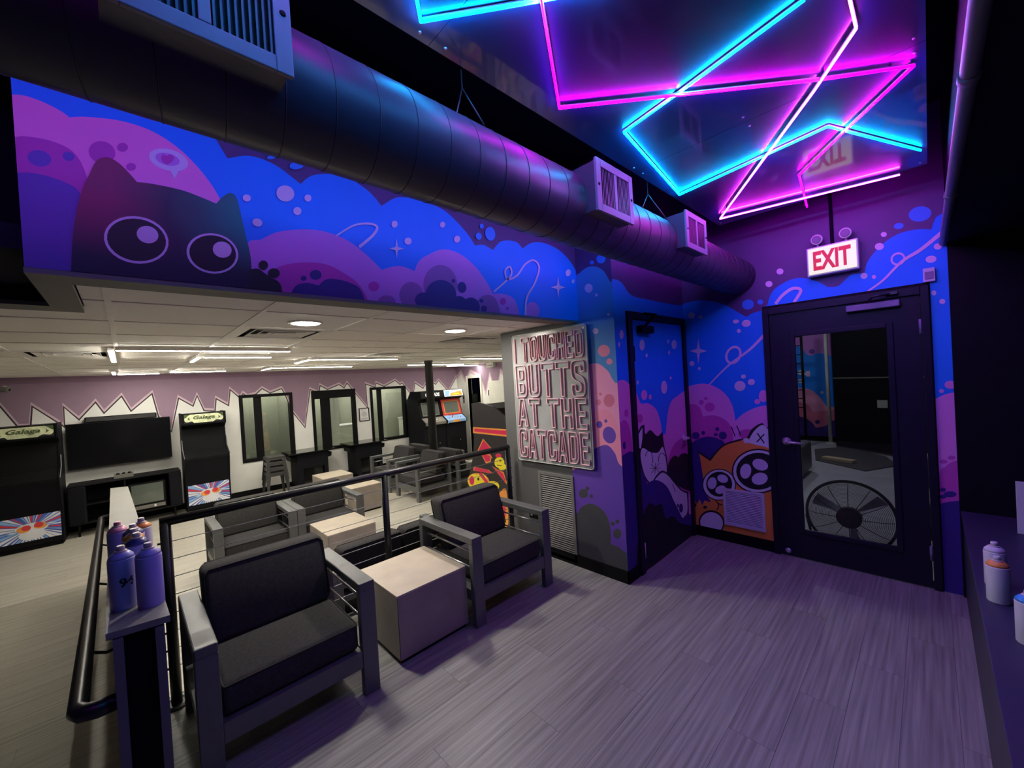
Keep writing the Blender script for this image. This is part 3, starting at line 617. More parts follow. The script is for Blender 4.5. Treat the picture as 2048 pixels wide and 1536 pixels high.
paint('mural', [('mauve', top), ('pale_pink', wstroke(up, .030)), ('line_black', wstroke(dn, .018)), ('mauve_shade', [(XL, 1.97), (6.65, 1.97), (6.65, 2.2), (XL, 2.2)])], 1, YF, (XL, 6.649, ZL + .1, 2.067), -1, wf, 'mauve zigzag paint outlined in black and pink', world=True)
top2 = [(9.2, 1.7), (8.9, 1.9), (8.7, 1.62), (8.5, 1.9), (8.1, 1.75), (7.9, 1.3), (7.7, 1.8), (7.5, 1.2), (7.3, 1.85), (6.9, 1.5), (6.5, 1.9), (2, 1.8), (2, 2.3), (9.2, 2.3)]
paint('mural', [('pale_pink', [(y, z - .05) for y, z in top2]), ('mauve', [(y, z + .06) for y, z in top2])], 0, DX, (2.93, YF, 1.2, 2.067), -1, wend, 'pink paint fading above white', world=True)

# ================================================================== DOORS AND WINDOWS
def sroot(name, loc):
    o = bpy.data.objects.new(name, None); COL.objects.link(o); o.location = loc; BASE[o.name] = Vector(loc); o['kind'] = 'structure'; return o
# closet door (painted over by the mural)
d1 = sroot('door_1', (2.87, 1.65, 0)); y0 = 1.64
bm = newbm(); add_box(bm, (2.872, y0 - .012, 0), (2.935, y0 + .10, 2.10), 0, .004); add_box(bm, (3.885, y0 - .012, 0), (3.94, y0 + .10, 2.10), 0, .004); add_box(bm, (2.935, y0 - .012, 2.045), (3.885, y0 + .10, 2.10), 0, .004)
obj('door_frame', bm, M['black_door'], d1)
lf = obj('door_leaf', B((2.942, y0 + .008, .012), (3.878, y0 + .05, 2.038)), PT['deep'], d1)
paint('mural', K, 1, y0 + .008, (2.943, 3.877, .013, 2.037), -1, lf, 'painted clouds and white kitten with black hair')
for z in (1.76, .18):
    obj('hinge', LATHE((2.94, y0 - .006, z - .06), [(.009, 0), (.009, .12)], 10), M['chrome'] if z < 1 else M['black'], d1)
hb = newbm(); add_lathe(hb, (3.80, y0 + .008, .965), [(.032, 0), (.030, .012), (.012, .018), (.012, .05)], 18, (0, -1, 0)); add_tube(hb, [(3.80, y0 - .045, .965), (3.76, y0 - .05, .966), (3.69, y0 - .045, .963)], [.011, .010, .008])
obj('handle', hb, M['chrome'], d1)
cb = newbm(); add_box(cb, (3.02, y0 - .05, 1.93), (3.22, y0 + .006, 1.99), 0, .008); add_tube(cb, [(3.08, y0 - .045, 1.99), (3.06, y0 - .14, 2.06), (3.1, y0 - .03, 2.09)], .011)
obj('door_closer', cb, M['black'], d1)
# glazed exit door
d2 = sroot('door_2', (XE, .48, 0)); xf = XE - .03
bm = newbm()
add_box(bm, (xf, DY1 - .035, 0), (XE + .12, DY1 + .008, DZ + .008), 0, .004); add_box(bm, (xf, -.012, 0), (XE + .12, .03, DZ + .008), 0, .004); add_box(bm, (xf, .03, 2.028), (XE + .12, DY1 - .035, DZ + .008), 0, .004)
obj('door_frame', bm, M['black_door'], d2)
gy0, gy1, gz0, gz1 = .207, .752, .25, 1.825
xa, xb = XE - .012, XE + .033
bm = newbm()
add_box(bm, (xa, .034, .01), (xb, gy0 - .02, 2.024)); add_box(bm, (xa, gy1 + .02, .01), (xb, DY1 - .039, 2.024)); add_box(bm, (xa, gy0 - .02, .01), (xb, gy1 + .02, gz0 - .02)); add_box(bm, (xa, gy0 - .02, gz1 + .02), (xb, gy1 + .02, 2.024))
obj('door_leaf', bm, M['black_door'], d2)
bm = newbm()
for a in ((gy0 - .035, gz0 - .035, gy0, gz1 + .035), (gy1, gz0 - .035, gy1 + .035, gz1 + .035), (gy0, gz0 - .035, gy1, gz0), (gy0, gz1, gy1, gz1 + .035)): add_box(bm, (xa - .012, a[0], a[1]), (xa + .02, a[2], a[3]), 0, .004)
obj('glazing_bead', bm, M['black_door'], d2)
obj('glass_pane', B((xa + .022, gy0, gz0), (xa + .028, gy1, gz1)), M['door_pane'], d2)
bm = newbm(); add_box(bm, (xa - .05, .13, 1.965), (xa - .002, .42, 2.01), 0, .006)
cl = obj('door_closer', bm, M['grille'], d2)
bm = newbm(); add_tube(bm, [(xa - .03, .30, 2.01), (xa - .10, .27, 2.045), (xa - .03, .16, 2.06)], .008); add_box(bm, (xa - .05, .14, 2.05), (xa - .002, .20, 2.068)); obj('closer_arm', bm, M['black_metal'], cl)
hb = newbm(); add_lathe(hb, (xa, .845, .965), [(.034, 0), (.032, .012), (.014, .018), (.013, .055)], 20, (-1, 0, 0)); add_tube(hb, [(xa - .052, .845, .965), (xa - .058, .80, .966), (xa - .052, .725, .960)], [.012, .011, .008])
obj('handle', hb, M['chrome'], d2)
obj('floor_bolt', LATHE((xa, .875, .045), [(.022, 0), (.022, .004), (.012, .006), (.012, .009)], 16, (-1, 0, 0)), M['chrome'], d2)
for z in (1.81, .25): obj('hinge', LATHE((xa - .008, .036, z - .05), [(.008, 0), (.008, .10)], 10), M['grille'], d2)
# lower room windows
WN = [(1.56, 2.465, .335, 1.615, (1.80, 1.92)), (2.85, 3.775, .335, 1.616, (3.04, 3.22)), (4.14, 5.052, .345, 1.617, (4.33, 4.42))]
for k, (a, b, c, d, (m0, m1)) in enumerate(WN):
    wr = sroot('window_%d' % (k + 1), ((a + b) / 2, YF, c))
    bm = newbm(); t = .05
    for q in ((a - .01, c - .01, a + t, d + .01), (b - t, c - .01, b + .01, d + .01), (a + t, c - .01, b - t, c + t), (a + t, d - (t if k != 1 else .17), b - t, d + .01)): add_box(bm, (q[0], YF - .02, q[1]), (q[2], YF + .13, q[3]), 0, .004)
    obj('window_frame', bm, M['black'], wr)
    obj('mullion', B((m0, YF + .01, c + t), (m1, YF + .09, d - (t if k != 1 else .17))), M['black'], wr)
    obj('pane', B((a + t, YF + .04, c + t), (m0, YF + .046, d - (t if k != 1 else .17))), M['pane'], wr)
    obj('pane', B((m1, YF + .04, c + t), (b - t, YF + .046, d - (t if k != 1 else .17))), M['pane'], wr)
# the shallow room behind the windows
M['back_wall'] = mat('pale_green_gray_wall', (0.30, 0.31, 0.26), 0.8, var=.02)
struct('wall_behind_windows', B((XL, 10.9, ZL), (6.9, 11.0, 2.2)), M['back_wall']); struct('floor', B((XL, YF + .12, ZL - .06), (6.9, 10.9, ZL)), M['back_wall']); struct('ceiling', B((XL, YF + .12, 2.1), (6.9, 10.9, 2.2)), M['back_wall'])
struct('wall_partition', B((2.62, YF + .12, ZL), (2.70, 10.9, 2.1)), M['back_wall'])
bm = newbm(); add_box(bm, (3.95, 10.8, ZL), (4.0, 10.89, 1.6)); add_box(bm, (4.8, 10.8, ZL), (4.9, 10.89, 1.6)); add_box(bm, (3.95, 10.8, 1.6), (4.9, 10.89, 1.7))
struct('door_3', bm, M['black'])
for x0, x1 in ((1.7, 2.5), (3.0, 3.9), (4.5, 5.6)):
    solo('tube_light', B((x0, 10.3, 2.06), (x1, 10.36, 2.098)), M['led'], 'white strip light on the ceiling behind the %s' % ('far window nearest the arcade cabinet' if x0 < 2 else 'middle far window' if x0 < 4 else 'far window nearest the column'), 'light', 'strip lights behind the windows')
solo('white_screen', B((3.42, 10.0, ZL), (3.72, 10.03, 1.62), .004), M['white_wall'], 'tall white board seen through the middle far window', 'board')
# a dark cabinet and things glimpsed through the windows
def simple_cab(x, y, label):
    t = thing('storage_cabinet', label, 'cabinet', (x, y, ZL))
    obj('body', B((x - .25, y, ZL), (x + .25, y + .5, ZL + 1.0), .01), M['white_trim'], t); obj('top', B((x - .27, y - .02, ZL + 1.0), (x + .27, y + .52, ZL + 1.03), .005), M['lav_plastic'], t)
    for z in (ZL + .1, ZL + .4, ZL + .7): obj('drawer', B((x - .23, y - .012, z), (x + .23, y, z + .26), .004), M['white_trim'], t)
simple_cab(4.0, 10.2, 'white drawer cabinet seen through the middle far window')
simple_cab(5.9, 10.2, 'white drawer cabinet seen through the window nearest the round column')
# end wall door leafs
e1 = sroot('door_4', (DX, 8.36, ZL))
bm = newbm(); add_box(bm, (DX - .02, d0 - .07, ZL), (DX + .13, d0, 1.79), 0, .004); add_box(bm, (DX - .02, d9, ZL), (DX + .13, d9 + .07, 1.79), 0, .004); add_box(bm, (DX - .02, d0, 1.72), (DX + .13, d9, 1.79), 0, .004)
obj('door_frame', bm, M['white_trim'], e1)
obj('pane', B((DX + .06, d0, ZL), (DX + .07, d9, 1.3)), M['door_pane'], e1)
e2 = sroot('door_5', (DX, 7.4, ZL))
obj('door_leaf', B((DX - .03, 6.95, ZL), (DX, 7.75, 1.62), .004), M['white_trim'], e2); obj('hinge', LATHE((DX - .035, 7.75, 1.25), [(.012, 0), (.012, .14)], 8), M['black'], e2)

# ================================================================== FRONT ROOM THINGS
# spiral duct with three grille boxes
DYC, DZC, DR = 1.16, 2.395, .151
dt = thing('spiral_duct', 'long dark round spiral duct hung beneath the ceiling beside the mural', 'duct', (1.0, DYC, DZC))
bm = newbm(); add_tube(bm, [(XL + .05, DYC, DZC), (XE, DYC, DZC)], DR, 64); obj('duct_shell', bm, M['duct'], dt)
x = -2.1
while x < 3.85:
    bm = newbm(); n = 49
    add_tube(bm, [(x + .10 * j / (n-1), DYC + (DR + .0002) * math.cos(2*PI*j/(n-1) + .6), DZC + (DR + .0002) * math.sin(2*PI*j/(n-1) + .6)) for j in range(n)], .0016, 6)
    obj('seam', bm, M['duct_seam'], dt); x += .118
def duct_box(x0, x1, z0, z1, label):
    t = thing('air_grille_box', label, 'air vent', ((x0 + x1) / 2, 1.0, z0)); yf = .95
    sl = .018
    obj('housing', PRISM([(x0, yf + .012, z0), (x1, yf + .012, z0), (x1, DYC - .02, z0), (x0, DYC - .02, z0)], (0, 0, z1 - z0)), M['duct'], t)
    fw = .026; xm = (x0 + x1) / 2
    bm = newbm()
    for q in ((x0 - .008, z0 - .008, x0 + fw, z1 + .008), (x1 - fw, z0 - .008, x1 + .008, z1 + .008), (x0 + fw, z0 - .008, x1 - fw, z0 + fw), (x0 + fw, z1 - fw, x1 - fw, z1 + .008), (xm - .01, z0 + fw, xm + .01, z1 - fw)): add_box(bm, (q[0], yf, q[1]), (q[2], yf + .012, q[3]), 0, .002)
    obj('frame', bm, M['grille'], t)
    obj('backing', B((x0 + .01, yf + .0119, z0 + .01), (x1 - .01, yf + .0125, z1 - .01)), M['black'], t)
    k = 0
    for a, b, nn in ((x0 + fw, xm - .01, 9), (xm + .01, x1 - fw, 9)):
        for i in range(nn):
            xx = a + (b - a) * (i + .5) / nn
            obj('slat', PRISM([(xx - .003, yf + .003, z0 + fw), (xx + .001, yf + .003, z0 + fw), (xx + .006, yf + .0115, z0 + fw), (xx + .002, yf + .0115, z0 + fw)], (0, 0, z1 - z0 - 2 * fw)), M['duct'], t)
        k += 1
    for xx in (x0 + .008, x1 - .008): obj('screw', LATHE((xx, yf, (z0 + z1) / 2), [(.007, 0), (.005, .003)], 10, (0, -1, 0)), M['black'], t)
duct_box(1.49, 1.775, 2.318, 2.528, 'purple-lit grille box midway along the round duct')
duct_box(2.40, 2.69, 2.33, 2.532, 'smallest-looking grille box on the duct near the exit wall')
duct_box(.0, .296, 2.312, 2.56, 'large grille box on the duct above the painted cat')
for x0, lab in ((.95, 'thin wire hanger holding the duct between the first two grille boxes'), (2.36, 'thin wire hanger above the grille box near the exit wall'), (3.0, 'thin wire hanger holding the duct end by the exit wall')):
    bm = newbm(); zt = DZC + DR * .72
    add_tube(bm, [(x0, DYC, 3.3), (x0, DYC, DZC + .30), (x0, DYC - .11, zt)], .003, 6); add_tube(bm, [(x0, DYC, DZC + .30), (x0, DYC + .11, zt)], .003, 6)
    solo('duct_hanger', bm, M['black_metal'], lab, 'hanger')

# glossy ceiling panel and its tubes
pn = thing('ceiling_panel', 'glossy dark acrylic ceiling panels that mirror the coloured tubes', 'ceiling panel', (1.0, .56, ZP))
PY0, PY1 = -.03, 1.145
for a, b in ((-1.9, -.55), (-.55, .80), (.80, 2.17), (2.17, 3.54)): obj('panel', B((a + .001, PY0, ZP), (b - .001, PY1, ZP + .012)), M['panel'], pn)
for x in (-1.8, -.6, -.5, .75, .85, 2.12, 2.22, 3.48):
    for y in (.0, .56, 1.115): obj('screw', LATHE((x, y, ZP), [(.006, 0), (.004, .004)], 8, (0, 0, -1)), M['chrome'], pn)
for x in (-1.2, .2, 1.5, 2.9):
    for y in (.05, 1.07): obj('hanger_rod', TUBE([(x, y, ZP + .012), (x, y, 3.3)], .004, 6), M['black_metal'], pn)
ZN = ZP - .04
def neon(name, pts, m, label, closed=False, px=True):
    ZN = ZP - .0125 - (.006 if 'magenta' in m.name else .012 if 'pink' in m.name else 0)
    p3 = [P(q[0], q[1], 2, ZN) if px else Vector((q[0], q[1], ZN)) for q in pts]
    t = thing(name, label, 'neon light', p3[0], 'neon tubes under the ceiling panel')
    for i in range(len(p3) - 1):
        a, b = p3[i], p3[i+1]; d = (b - a).normalized()
        obj('tube', TUBE([a, b], .0037, 10), m, t)
        s = Vector((-d.y, d.x, 0)) * .005
        obj('channel', PRISM([a + s + Vector((0, 0, .005)), b + s + Vector((0, 0, .005)), b - s + Vector((0, 0, .005)), a - s + Vector((0, 0, .005))], (0, 0, .005)), M['lav_plastic'], t)
        L = (b - a).length; k = max(2, int(L / .35))
        for j in range(k):
            c = a + (b - a) * ((j + .5) / k); obj('clip', B((c.x - .004, c.y - .004, ZN + .0095), (c.x + .004, c.y + .004, ZP - .0005)), M['panel'], t)
    return t
neon('neon_tube', [(826, -40), (841.5, 44), (1077, 3), (1240, -28)], M['neon_blue'], 'cyan neon angle at the edge above the duct')
neon('neon_tube', [(1609, 0), (1342, 198), (1247.6, 265), (1358.8, 390), (1656, 253.5), (1841.4, 301)], M['neon_blue'], 'long zigzag cyan neon tube across the middle of the panel')
neon('neon_tube', [(1081.6, -6), (1118.7, 217), (1641.6, 160), (1828.5, 132), (1691.5, 261), (1598, 351), (1614, 414)], M['neon_mag'], 'magenta neon tube bending from the duct side to the panel end')
neon('neon_tube', [(1697, -10), (1712.5, 58), (1628.7, 182), (1440, 438), (1799.5, 349.7)], M['neon_pink'], 'brightest pale pink neon tube ending above the exit sign')
# unseen tubes added overhead for more coloured light on the walls
neon('neon_tube', [(1.05, .5), (.85, .25), (.45, .3), (-.05, .95), (-.5, .9)], M['neon_blue'], 'cyan neon tube added overhead out of view, opposite the large grille box on the duct', px=False)
neon('neon_tube', [(.45, .75), (.1, 1.05), (-.5, .7), (-1.0, 1.05)], M['neon_mag'], 'magenta neon tube added overhead out of view, beside the large grille box on the duct', px=False)

# conduit on the soffit
pa = P(1886, 486, 0, XE - .005); pbp = P(1961, 4, 2, pa.z); dd = (pbp - pa).normalized()
ct = thing('conduit_pipe', 'long painted conduit pipe running along the black soffit to the exit wall', 'pipe', pa)
obj('pipe', TUBE([pa, pa + dd * 5.2], .019, 16), M['conduit'], ct)
def proj(p):
    d = p - CAM; w = d.dot(CF); return 1024 + FPX * d.dot(CR) / w, 768 - FPX * d.dot(CU) / w
for py_ in (150, 388):
    k = min(range(1, 400), key=lambda q: abs(proj(pa + dd * q * .01)[1] - py_) if proj(pa + dd * q * .01)[1] > -900 and (pa + dd * q * .01 - CAM).dot(CF) > .1 else 9e9); c = pa + dd * k * .01
    obj('coupling', TUBE([c - dd * .02, c + dd * .02], .0225, 16), M['conduit'], ct)
solo('cable_channel', B((-1.5, -.1068, 2.335), (XE - .03, -.094, 2.347), .002), M['conduit'], 'thin glossy channel along the lower edge of the black soffit', 'channel')

# exit sign
ex = thing('exit_sign', 'lit white exit sign with red letters above the glass door', 'sign', (3.87, .485, 2.38))
sy0, sy1, sz0, sz1 = .33, .638, 2.272, 2.492
obj('housing', B((XE - .075, sy0, sz0), (XE - .003, sy1, sz1), .006), M['lav_plastic'], ex)
obj('lit_face', B((XE - .082, sy0 + .012, sz0 + .012), (XE - .0755, sy1 - .012, sz1 - .012)), M['exit_face'], ex)
sign_text('EXIT', .145, .225, (XE - .0828, (sy0 + sy1) / 2, 2.382), (0, -1, 0), (0, 0, 1), M['exit_red'], 'lettering', ex, .001, bold=.035)
for y in (.40, .57):
    tb = newbm(); add_tube(tb, [(XE - .04, y, sz1), (XE - .04, y, sz1 + .03)], .007, 8)
    hb = obj('lamp_head', LATHE((XE - .03, y, sz1 + .065), [(.018, 0), (.036, .02), (.038, .045), (.034, .05)], 24, (-1, 0, -.25)), M['lav_plastic'], ex); obj('lamp_stem', tb, M['lav_plastic'], ex)
    obj('lens', LATHE((XE - .03 - .0495, y, sz1 + .065 - .0125), [(.028, 0), (.024, .003)], 20, (-1, 0, -.25)), M['grille'], hb)
obj('feed_conduit', TUBE([(XE - .012, .485, sz1), (XE - .012, .485, 3.3)], .011, 8), M['indigo_pipe'] if 'indigo_pipe' in M else M['navy_paint'], ex)
al = thing('door_sensor', 'small pale plastic sensor box at the upper corner of the glass door', 'sensor', (XE, -.015, 2.15))
obj('body', B((XE - .03, -.045, 2.103), (XE - .0075, .012, 2.195), .004), M['lav_plastic'], al); obj('cover', B((XE - .034, -.036, 2.12), (XE - .03, .004, 2.17), .002), M['grille'], al)

# grille on the orange cat
def wall_grille(name, label, pts, n, m, frame_w, loc, nx, group=None, mb=None):
    """pts: (a0,a1,z0,z1) on plane x=nx, facing -x"""
    a0, a1, z0, z1 = pts; t = thing(name, label, 'vent', loc)
    bm = newbm()
    for q in ((a0, z0, a0 + frame_w, z1), (a1 - frame_w, z0, a1, z1), (a0 + frame_w, z0, a1 - frame_w, z0 + frame_w), (a0 + frame_w, z1 - frame_w, a1 - frame_w, z1)): add_box(bm, (nx - .012, q[0], q[1]), (nx, q[2], q[3]), 0, .002)
    obj('frame', bm, m, t); obj('backing', B((nx - .0035, a0 + .006, z0 + .006), (nx - .0026, a1 - .006, z1 - .006)), mb or M['black'], t)
    h = (z1 - z0 - 2 * frame_w) / n; bm0 = None
    for i in range(n):
        z = z0 + frame_w + h * (i + .5)
        pr = [(nx - .010, a0 + frame_w, z - h * .34), (nx - .0115, a0 + frame_w, z - h * .24), (nx - .004, a0 + frame_w, z + h * .20), (nx - .0036, a0 + frame_w, z + h * .10)]
        if bm0 is None:
            bm0 = obj('slat', PRISM(pr, (0, a1 - a0 - 2 * frame_w, 0)), m, t); z00 = z
        else:
            o = bm0.copy(); COL.objects.link(o); o.location = (0, 0, z - z00)
wall_grille('wall_vent', 'white slatted return vent on the orange painted cat', (1.03, 1.366, .16, .498), 20, M['lav_plastic'], .022, (XE, 1.2, .33), XE - .0105, mb=M['grille'])
wall_grille('louver_vent', 'tall gray louvered vent under the pink letter sign', (2.122, 2.525, .02, .765), 36, M['louver'], .03, (XS, 2.32, .39), XS)
ot = thing('wall_outlet', 'black wall outlet beside the tall louvered vent', 'outlet', (XS, 2.61, .345))
obj('plate', B((XS - .006, 2.56, .305), (XS, 2.672, .382), .002), M['black_gloss'], ot)
for y in (2.592, 2.64): obj('socket', B((XS - .008, y - .012, .325), (XS - .006, y + .012, .362), .001), M['louver'] if y > 2.6 else M['black'], ot)

# letter sign
def round_poly(pts, r, n=4):
    out = []; N = len(pts)
    for i in range(N):
        p = Vector(pts[i][:2]); rr = pts[i][2] if len(pts[i]) > 2 else 0
        if rr <= 0: out.append((p.x, p.y)); continue
        a = Vector(pts[i-1][:2]) - p; b = Vector(pts[(i+1) % N][:2]) - p; rr = min(rr, a.length * .5, b.length * .5); a.normalize(); b.normalize()
        s, e = p + a * rr, p + b * rr
        for k in range(n + 1):
            t = k / n; q = s * (1-t)**2 + p * 2*t*(1-t) + e * t*t; out.append((q.x, q.y))
    return out
q = .26; c = .30
GL = {'I': (.42, [[(0.08,0),(.34,0),(.34,1),(.08,1)]]),
 'T': (1, [[(.37,0),(.63,0),(.63,.82),(.98,.82),(.98,1),(.02,1),(.02,.82),(.37,.82)]]),
 'O': (1, [[(.04,0,c),(.96,0,c),(.96,1,c),(.04,1,c)], [(.30,.14,.12),(.70,.14,.12),(.70,.86,.12),(.30,.86,.12)]]),
 'U': (1, [[(.04,0,c),(.96,0,c),(.96,1),(.70,1),(.70,.14,.12),(.30,.14,.12),(.30,1),(.04,1)]]),
 'C': (1, [[(.04,0,c),(.96,0,c),(.96,.36),(.70,.36),(.70,.14,.12),(.30,.14,.12),(.30,.86,.12),(.70,.86,.12),(.70,.64),(.96,.64),(.96,1,c),(.04,1,c)]]),
 'H': (1, [[(.04,0),(.30,0),(.30,.42),(.70,.42),(.70,0),(.96,0),(.96,1),(.70,1),(.70,.58),(.30,.58),(.30,1),(.04,1)]]),
 'E': (.9, [[(.06,0),(.94,0),(.94,.16),(.36,.16),(.36,.42),(.84,.42),(.84,.58),(.36,.58),(.36,.84),(.94,.84),(.94,1),(.06,1)]]),
 'D': (1, [[(.04,0),(.96,0,c),(.96,1,c),(.04,1)], [(.30,.14),(.70,.14,.12),(.70,.86,.12),(.30,.86)]]),
 'B': (1, [[(.04,0),(.96,0,c),(.96,.51,.12),(.86,.51,.0),(.94,.52,.1),(.94,1,c),(.04,1)], [(.32,.14),(.70,.14,.1),(.70,.43,.1),(.32,.43)], [(.32,.57),(.68,.57,.1),(.68,.86,.1),(.32,.86)]]),
 'S': (1, [[(.04,0,c),(.96,0,c),(.96,.50,.25),(.30,.66,.14),(.30,.86,.1),(.70,.86,.1),(.70,.70),(.96,.70),(.96,1,c),(.04,1,c),(.04,.52,.25),(.70,.36,.14),(.70,.14,.1),(.30,.14,.1),(.30,.32),(.04,.32)]]),
 'A': (1, [[(0,0),(.26,0),(.32,.22),(.68,.22),(.74,0),(1,0),(.66,1),(.34,1)], [(.37,.36),(.63,.36),(.5,.84)]])}
sgn = thing('letter_sign', 'clear acrylic wall sign with unlit pink outlined letters', 'sign', (XS, 2.31, 1.45))
LX = XS - .03
def rr_poly(a0, a1, z0, z1, r): return round_poly([(a0, z0, r), (a1, z0, r), (a1, z1, r), (a0, z1, r)], r, 6)
SA0, SA1, SZ0, SZ1 = 1.885, 2.745, .848, 2.025
obj('acrylic_board', PRISM([(LX, a, z) for a, z in rr_poly(SA0, SA1, SZ0, SZ1, .03)], (.006, 0, 0)), M['frost'], sgn)
bm = newbm(); add_tube(bm, [(LX - .001, a, z) for a, z in rr_poly(SA0 + .004, SA1 - .004, SZ0 + .004, SZ1 - .004, .03)] + [(LX - .001, SA0 + .004 + .015, SZ0 + .004)], .0035, 6); obj('board_edge', bm, M['white_trim'], sgn)
for a, z in ((SA0 + .03, SZ0 + .03), (SA1 - .03, SZ0 + .03), (SA0 + .03, SZ1 - .03), (SA1 - .03, SZ1 - .03)): obj('standoff', LATHE((XS, a, z), [(.008, 0), (.008, .034)], 12, (-1, 0, 0)), M['chrome'], sgn)
rows = [('I TOUCHED', 1.765, 1.985), ('BUTTS', 1.445, 1.735), ('AT THE', 1.175, 1.425), ('CATCADE', .885, 1.145)]
for txt, za, zb in rows:
    tot = sum((GL[ch][0] if ch != ' ' else .35) + .14 for ch in txt) - .14
    A0, A1 = SA1 - .035, SA0 + .03      # reading order runs towards smaller y
    k = (A0 - A1) / tot; pos = A0
    for ch in txt:
        if ch == ' ': pos -= (.35 + .14) * k; continue
        wdt, loops = GL[ch]
        bm = newbm(); b2 = newbm()
        for lp in loops:
            pts = round_poly(lp, 0)
            def mk(sc, xx):
                cx = sum(p[0] for p in pts) / len(pts); cz = sum(p[1] for p in pts) / len(pts)
                return [(xx, pos - (p[0]) * wdt * k, za + p[1] * (zb - za)) for p in pts]
            ring = mk(1, LX - .012)
            ring = ring + [ring[0], ((ring[0][0]), ring[0][1] * .9 + ring[1][1] * .1, ring[0][2] * .9 + ring[1][2] * .1)]
            add_tube(bm, ring, .0038, 6, True)
            rg2 = [(LX - .003, p[1], p[2]) for p in ring]; add_tube(b2, rg2, .0036, 6, True)
        o = obj('letter', bm, M['sign_pink'], sgn); obj('letter_channel', b2, M['sign_rose'], o)
        pos -= (wdt + .14) * k

# ------------------------------------------------------------------ railing
RYC = 2.82; RZ = .972
rl = thing('cable_railing', 'black pipe railing with steel cables along the platform edge', 'railing', (1.3, RYC, 0))
obj('top_rail', TUBE([(.095, RYC, RZ), (2.61, RYC, RZ)], .0245, 16), M['black_metal'], rl)
for x in (.118, 1.345, 2.60):
    obj('post', TUBE([(x, RYC, .008 if x < 2 else .008), (x, RYC, RZ)], .024, 16), M['black_metal'], rl)
    obj('base_flange', LATHE((x, RYC, .0), [(.06, 0), (.06, .008), (.03, .012)], 20), M['black_metal'], rl)
for i in range(8):
    z = .862 - .0945 * i; obj('cable', TUBE([(.118, RYC, z), (2.60, RYC, z)], .0022, 6), M['cable'], rl)
    for x in (.09, 2.63): obj('cable_end', LATHE((x - .008, RYC, z), [(.006, 0), (.006, .014)], 8, (1, 0, 0)), M['black_metal'], rl)

# pony wall with cap
A_ = (-.075, 1.667); B_ = (.066, 1.645); C_ = (-.025, 5.84); D_ = (-.158, 5.95)
def capz(y): return .95 - .0506 * (y - 1.65)
def lp(p, qv, t): return (p[0] + (qv[0]-p[0])*t, p[1] + (qv[1]-p[1])*t)
ins = .014
w4 = [(A_[0]+ins, A_[1]+ins), (B_[0]-ins, B_[1]+ins), (C_[0]-ins, C_[1]-ins), (D_[0]+ins, D_[1]-ins)]
pw = thing('pony_wall', 'black half wall with gray sloping cap beside the ramp', 'half wall', (0, 1.66, 0))
def sheared(quad, z0f, z1f):
    bm = newbm(); b = [bm.verts.new((x, y, z0f(y))) for x, y in quad]; t = [bm.verts.new((x, y, z1f(y))) for x, y in quad]
    bm.faces.new(b[::-1]); bm.faces.new(t)
    for i in range(4): bm.faces.new((b[i], b[(i+1) % 4], t[(i+1) % 4], t[i]))
    return bm
obj('wall_body', sheared(w4, lambda y: rz(y) - .001, lambda y: capz(y) - .02), M['black_paint'], pw)
obj('cap', sheared([A_, B_, C_, D_], lambda y: capz(y) - .02, capz), M['cap_gray'], pw)
for xx in (w4[0][0], w4[1][0] - .022):
    obj('end_trim', B((xx, 1.648, 0), (xx + .022, 1.668, .925)), M['post_gray'], pw)
# handrail
def hx(y): return -.142 - .0195 * (y - 1.7)
def hz(y): return .735 - .048 * (y - 1.7)
hr = thing('handrail', 'black tubular handrail sloping down the side of the half wall', 'handrail', (-.14, 1.7, .7))
pts = [(-.055, 1.70, hz(1.7) - .004), (-.10, 1.695, hz(1.7) - .002), (hx(1.7) + .012, 1.703, hz(1.7)), (hx(1.73), 1.73, hz(1.73)), (hx(5.3), 5.3, hz(5.3)), (hx(5.3) + .02, 5.33, hz(5.33)), (hx(5.3) + .08, 5.335, hz(5.33))]
obj('tube', TUBE(pts, .0235, 16), M['black_metal'], hr)
for y in (2.3, 3.3, 4.4):
    wx = -.075 - .0195 * (y - 1.66) + .014
    obj('bracket', TUBE([(wx, y, hz(y) - .075), (wx - .03, y, hz(y) - .08), (hx(y), y, hz(y) - .055), (hx(y), y, hz(y) - .02)], .006, 8), M['black_metal'], hr)

# spray cans on the cap
def can(name, x, y, z, label, body, shoulder, nozzle, group, h=.165, r=.034, digits=False):
    t = thing(name, label, 'spray can', (x, y, z), group)
    obj('body', LATHE((x, y, z), [(r*.94, 0), (r, .004), (r, h - .004), (r*.97, h)], 28), body, t)
    obj('shoulder', LATHE((x, y, z + h), [(r*.97, 0), (r*.90, .008), (r*.62, .018), (r*.45, .021)], 28), shoulder, t)
    obj('valve_cup', LATHE((x, y, z + h + .019), [(r*.50, 0), (r*.50, .004), (r*.36, .006), (.004, .007)], 20), M['nozzle'], t)
    obj('nozzle', LATHE((x, y, z + h + .024), [(.011, 0), (.011, .012), (.009, .016)], 16), nozzle, t)
    if digits:
        o = sign_text('94', .030, .036, (0, 0, 0), (1, 0, 0), (0, 0, 1), M['print_black'], 'printed_number', None, .0004, bold=.03)
        a0 = math.atan2(-y, -x) + .30
        for v in o.data.vertices:
            a = a0 + v.co.x / r; dd_ = v.co.y; v.co = Vector(((r + .0006 - dd_*0) * math.cos(a), (r + .0006) * math.sin(a), h * .56 + v.co.z))
        o.parent = t
    return t
G1 = 'spray cans on the half wall cap'
can('spray_can', -.036, 1.855, capz(1.855), 'lavender spray can printed 94, front left of the pair on the cap end', M['can_body'], M['can_body'], M['nozzle'], G1, digits=True)
can('spray_can', .029, 1.80, capz(1.80), 'lavender spray can without visible number, front right on the cap end', M['can_body'], M['can_body'], M['nozzle'], G1)
